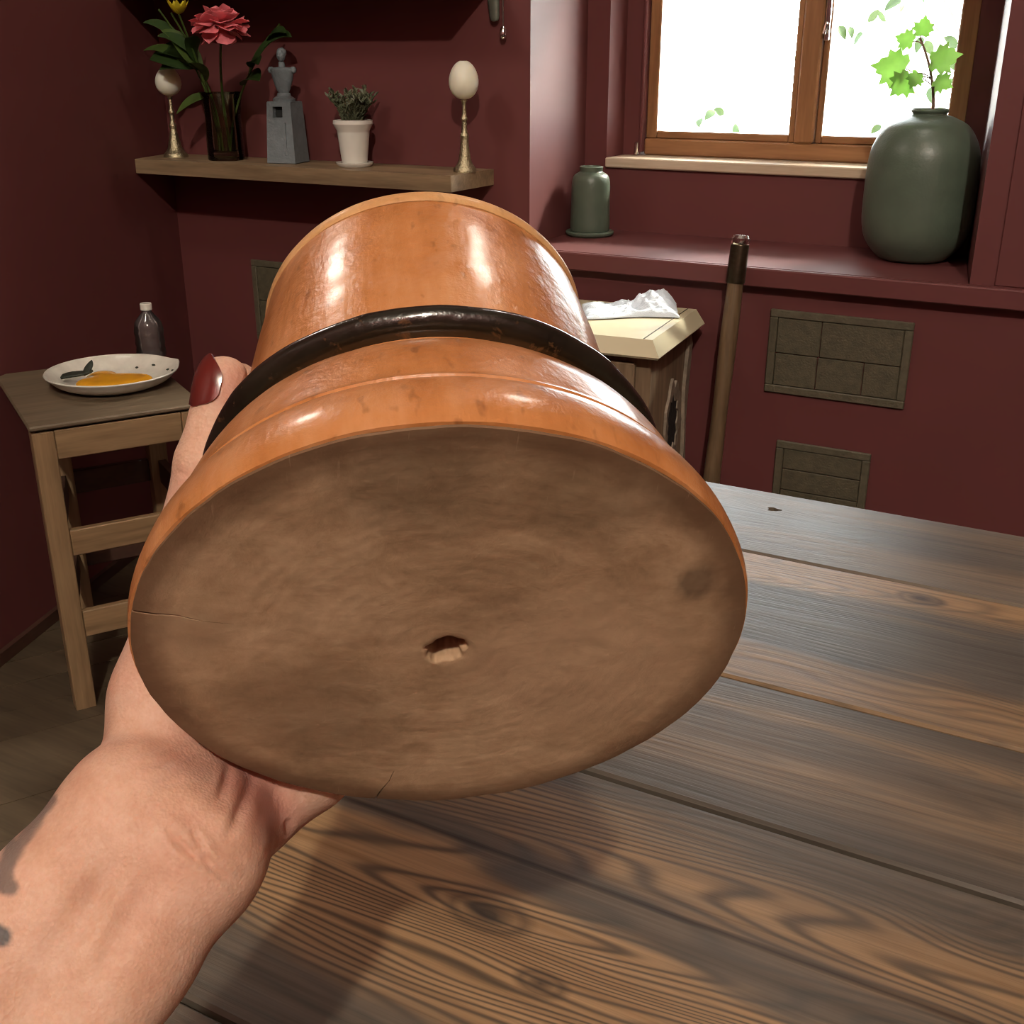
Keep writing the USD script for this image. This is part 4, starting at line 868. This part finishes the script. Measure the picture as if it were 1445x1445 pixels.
def surface_nets(f, lo, h):
    s = f < 0
    c = sum(s[i:s.shape[0] - 1 + i, j:s.shape[1] - 1 + j, k:s.shape[2] - 1 + k].astype(np.int8) for i in (0, 1) for j in (0, 1) for k in (0, 1))
    cells = np.argwhere((c > 0) & (c < 8)); ids = np.full(c.shape, -1, np.int64); ids[tuple(cells.T)] = np.arange(len(cells))
    P = np.zeros((len(cells), 3)); n_ = np.zeros(len(cells))
    cor = [(i, j, k) for i in (0, 1) for j in (0, 1) for k in (0, 1)]
    val = {q: f[cells[:, 0] + q[0], cells[:, 1] + q[1], cells[:, 2] + q[2]] for q in cor}
    for q in cor:
        for a_ in range(3):
            if q[a_]: continue
            r_ = list(q); r_[a_] = 1; r_ = tuple(r_); v0, v1 = val[q], val[r_]; m_ = (v0 < 0) != (v1 < 0)
            tt = np.where(m_, v0 / np.where(m_, v0 - v1, 1), 0); e = np.repeat(np.array([q], float), len(cells), 0); e[:, a_] = tt
            P[m_] += e[m_]; n_[m_] += 1
    V = lo + h * (cells + P / n_[:, None]); F = []
    for a_ in range(3):
        b_, c_ = (a_ + 1) % 3, (a_ + 2) % 3
        sl0 = [slice(None)] * 3; sl1 = [slice(None)] * 3; sl0[a_] = slice(0, -1); sl1[a_] = slice(1, None)
        e = np.argwhere(s[tuple(sl0)] != s[tuple(sl1)]); e = e[(e[:, b_] > 0) & (e[:, c_] > 0)]
        e = e[(e[:, b_] < c.shape[b_]) & (e[:, c_] < c.shape[c_]) & (e[:, a_] < c.shape[a_])]
        o = []
        for db, dc_ in ((0, 0), (1, 0), (1, 1), (0, 1)):
            q = e.copy(); q[:, b_] -= db; q[:, c_] -= dc_; o.append(ids[tuple(q.T)])
        Q = np.stack(o, 1); flip = s[tuple(e.T)]
        Q[~flip] = Q[~flip][:, ::-1]; F.append(Q)
    Q = np.vstack(F); Q = Q[(Q >= 0).all(1)]
    return V, np.vstack([Q[:, [0, 1, 2]], Q[:, [0, 2, 3]]])
V, F = surface_nets(acc, lo, HS)
hm = trimesh.Trimesh(V, F, process=False)
hm = max(hm.split(only_watertight=False), key=lambda q: len(q.faces))
trimesh.smoothing.filter_taubin(hm, .5, .53, 12)
hm = hm.subdivide(); trimesh.smoothing.filter_taubin(hm, .5, .53, 6)
V = np.array(hm.vertices); hm.fix_normals(); N = np.array(hm.vertex_normals)
# creases, tendons and veins: fine relief along lines traced on the skin
sx, sy = 722.5 + FPX * V[:, 0] / V[:, 2], 722.5 - FPX * V[:, 1] / V[:, 2]
toward = (V * N).sum(1) / np.linalg.norm(V, axis=1)
seen = np.clip(-toward * 3, 0, 1)
SGN = 1.0
if np.median((V - V.mean(0))[:].dot([0, 0, 1]) * N[:, 2]) < 0: pass
def near(line, along=False):
    p_ = np.array(line, float); q = np.stack([sx, sy], 1); best = np.full(len(V), 1e9); pos = np.zeros(len(V)); L_ = np.linalg.norm(np.diff(p_, axis=0), axis=1); c0 = np.concatenate([[0], np.cumsum(L_)])
    for i in range(len(p_) - 1):
        ab = p_[i + 1] - p_[i]; k = np.clip(((q - p_[i]) @ ab) / (ab @ ab), 0, 1); d_ = np.linalg.norm(q - p_[i] - k[:, None] * ab, axis=1)
        m_ = d_ < best; best = np.where(m_, d_, best); pos = np.where(m_, (c0[i] + k * L_[i]) / c0[-1], pos)
    return (best, pos) if along else best
disp = np.zeros(len(V))
for line, wpx, amp in [
    ([(228, 1158), (250, 1185), (280, 1212), (334, 1241)], 7, -.0012), ([(268, 1172), (285, 1195), (302, 1222)], 5, -.0013), ([(300, 1235), (330, 1245), (352, 1238)], 8, -.0006), ([(290, 1190), (292, 1210)], 6, .0005),
    ([(326, 1075), (318, 1105), (308, 1130)], 6, -.0012), ([(362, 1088), (345, 1130), (332, 1160), (318, 1185)], 8, -.0015), ([(420, 1108), (424, 1130)], 5, -.0006), ([(405, 1155), (408, 1182)], 5, -.0014), ([(385, 1195), (375, 1208)], 5, -.0007),
    ([(168, 1066), (205, 1060), (262, 1042)], 6, -.0005), ([(180, 1080), (225, 1078), (285, 1056)], 6, -.0006), ([(190, 1098), (235, 1096), (300, 1068)], 6, -.0005), ([(215, 1112), (262, 1100)], 6, -.0005), ([(250, 1030), (230, 1040), (200, 1042)], 6, -.0004),
    ([(200, 1205), (165, 1262), (135, 1320), (108, 1378)], 15, .0011), ([(175, 1205), (135, 1275), (105, 1330)], 18, -.0009), ([(228, 1210), (190, 1285), (150, 1350), (125, 1400)], 18, -.0007), ([(90, 1380), (60, 1445)], 16, .0004),
    ([(215, 1130), (195, 1170)], 16, -.0008), ([(250, 1110), (300, 1150), (360, 1190)], 16, .0008), ([(244, 664), (256, 668), (266, 671)], 4, -.0004)]:
    d_, s_ = near(line, True); disp += amp * np.exp(-(d_ / wpx) ** 2) * np.sin(np.pi * np.clip(s_, .0, 1)) ** .8 - .35 * amp * np.exp(-((d_ - 2.1 * wpx) / (1.3 * wpx)) ** 2) * np.sin(np.pi * np.clip(s_, 0, 1))
V += N * (disp * seen)[:, None]
sx, sy = 722.5 + FPX * V[:, 0] / V[:, 2], 722.5 - FPX * V[:, 1] / V[:, 2]
wob_ = (meshkit.fbm(V * 420) - .5) * 16
ink = np.zeros(len(V))
for line, wpx, amt in [([(70, 1128), (40, 1172), (20, 1205)], 9, .75), ([(20, 1195), (8, 1225), (6, 1250), (14, 1252)], 12, .8), ([(-6, 1318), (2, 1322)], 14, 1.0), ([(-30, 1400), (-60, 1430), (-50, 1480)], 14, .9)]:
    ink = np.maximum(ink, amt * np.clip((wpx + 4 - near(line) - wob_ * .4) / 7, 0, 1))
blush = np.zeros(len(V))
for line, wpx, amt in [([(340, 1095), (375, 1135), (385, 1150)], 45, .9), ([(300, 1080), (250, 1060)], 45, .35), ([(262, 690), (250, 740)], 30, .35), ([(330, 530), (320, 560)], 22, .5), ([(180, 900), (170, 960)], 40, .2), ([(280, 1200), (230, 1280)], 70, .15)]:
    blush = np.maximum(blush, amt * np.exp(-(near(line) / wpx) ** 2))
HB = EYE + c2w(W1)
g = G(); p = g.pos()
ia = g.add('attribute', attribute='ink')('fac'); ba_ = g.add('attribute', attribute='blush')('fac')
mot = g.noise(p, 55.0, 4, .6); fine = g.noise(p, 700.0, 2)
col = g.ramp(g.math('multiply_add', fine, .25, g.math('multiply', mot, .80)), [(.3, (.45, .240, .162)), (.5, (.53, .312, .218)), (.72, (.60, .385, .290))])
col = g.mix(ba_, col, (.43, .175, .135))
col = g.mix(ia, col, (.095, .085, .080))
hh = g.math('add', g.add('voronoi_texture', vector=p, scale=900.0)('distance'), g.math('multiply', g.noise(p, 260.0, 3), .8))
M['skin'] = g.done('skin', g.pbr(base_color=col, roughness=.58, specular_ior_level=.30, subsurface_weight=.22, subsurface_scale=.004, subsurface_radius=(1.0, .35, .2), normal=g.bump(hh, .30, .0006))('BSDF'))
t = thing('person', 'bare left hand and tattooed forearm with dark red nails gripping the turned wooden vessel', 'person', HB)
VW = EYE + c2w(V)
ap = part(t, 'arm', trimesh.Trimesh(VW, np.array(hm.faces)[:, ::-1], process=False), M['skin'], True)
pv_ = UsdGeom.PrimvarsAPI(stage.GetPrimAtPath(ap))
pv_.CreatePrimvar('ink', Sdf.ValueTypeNames.FloatArray, 'vertex').Set(Vt.FloatArray.FromNumpy(ink.astype(np.float32)))
pv_.CreatePrimvar('blush', Sdf.ValueTypeNames.FloatArray, 'vertex').Set(Vt.FloatArray.FromNumpy(blush.astype(np.float32)))
def nail(tip, prev, nrm, rad, length, ext, half=60, start=.0, squeeze=1.0):
    d = tip - prev; d /= np.linalg.norm(d); n_ = np.array(nrm, float); n_ -= d * (d @ n_); n_ /= np.linalg.norm(n_); s = np.cross(d, n_)
    rows, cols = 16, 13; Vn = []
    for lay in (0, 1):
        for i in range(rows):
            f = i / (rows - 1); z = -length + (length + ext) * f
            wid = math.radians(half) * (math.sqrt(max(.02, 1 - (1 - f / .3) ** 2)) if f < .3 else 1.0) * (1.0 if f < .55 else max(.10, 1 - ((f - .55) / .45) ** 1.8 * .9)) * squeeze
            drop = .0016 * max(0, (f - .5) / .5) ** 2
            for j in range(cols):
                a_ = -wid + 2 * wid * j / (cols - 1); r_ = rad + .0009 - drop - lay * .0009 + .0004 * math.sin(math.pi * f)
                Vn.append(tip + d * (z + start) + n_ * r_ * math.cos(a_) + s * r_ * math.sin(a_))
    Fn = []; n0 = rows * cols
    for i in range(rows - 1):
        for j in range(cols - 1):
            a_ = i * cols + j; q = (a_, a_ + 1, a_ + cols + 1, a_ + cols)
            Fn += [(q[0], q[1], q[2]), (q[0], q[2], q[3]), (q[2] + n0, q[1] + n0, q[0] + n0), (q[3] + n0, q[2] + n0, q[0] + n0)]
    edge_ = [(i * cols) for i in range(rows)] + [(rows - 1) * cols + j for j in range(1, cols)] + [i * cols + cols - 1 for i in range(rows - 2, -1, -1)] + list(range(cols - 2, 0, -1))
    for k in range(len(edge_)):
        a_, b_ = edge_[k], edge_[(k + 1) % len(edge_)]; Fn += [(a_, b_, b_ + n0), (a_, b_ + n0, a_ + n0)]
    m = trimesh.Trimesh(EYE + c2w(np.array(Vn)), Fn, process=False); m.fix_normals()
    return m
part(ap, 'nail', nail(TH[5], TH[4], np.array([-.64, .05, -.76]), .0083, .0115, .0068, 52), M['nail'], 40, 'long dark red thumb nail')
for q, rad in ((idx_, .0073), (mid_, .0075), (rin_, .0072), (pin_, .0064)):
    tt_ = (q[5] - PC) @ PA; out_ = q[5] - PC - PA * tt_
    part(ap, 'nail', nail(q[5], q[4], out_, rad, .009, .009, 52), M['nail'], 40, 'dark red finger nail')
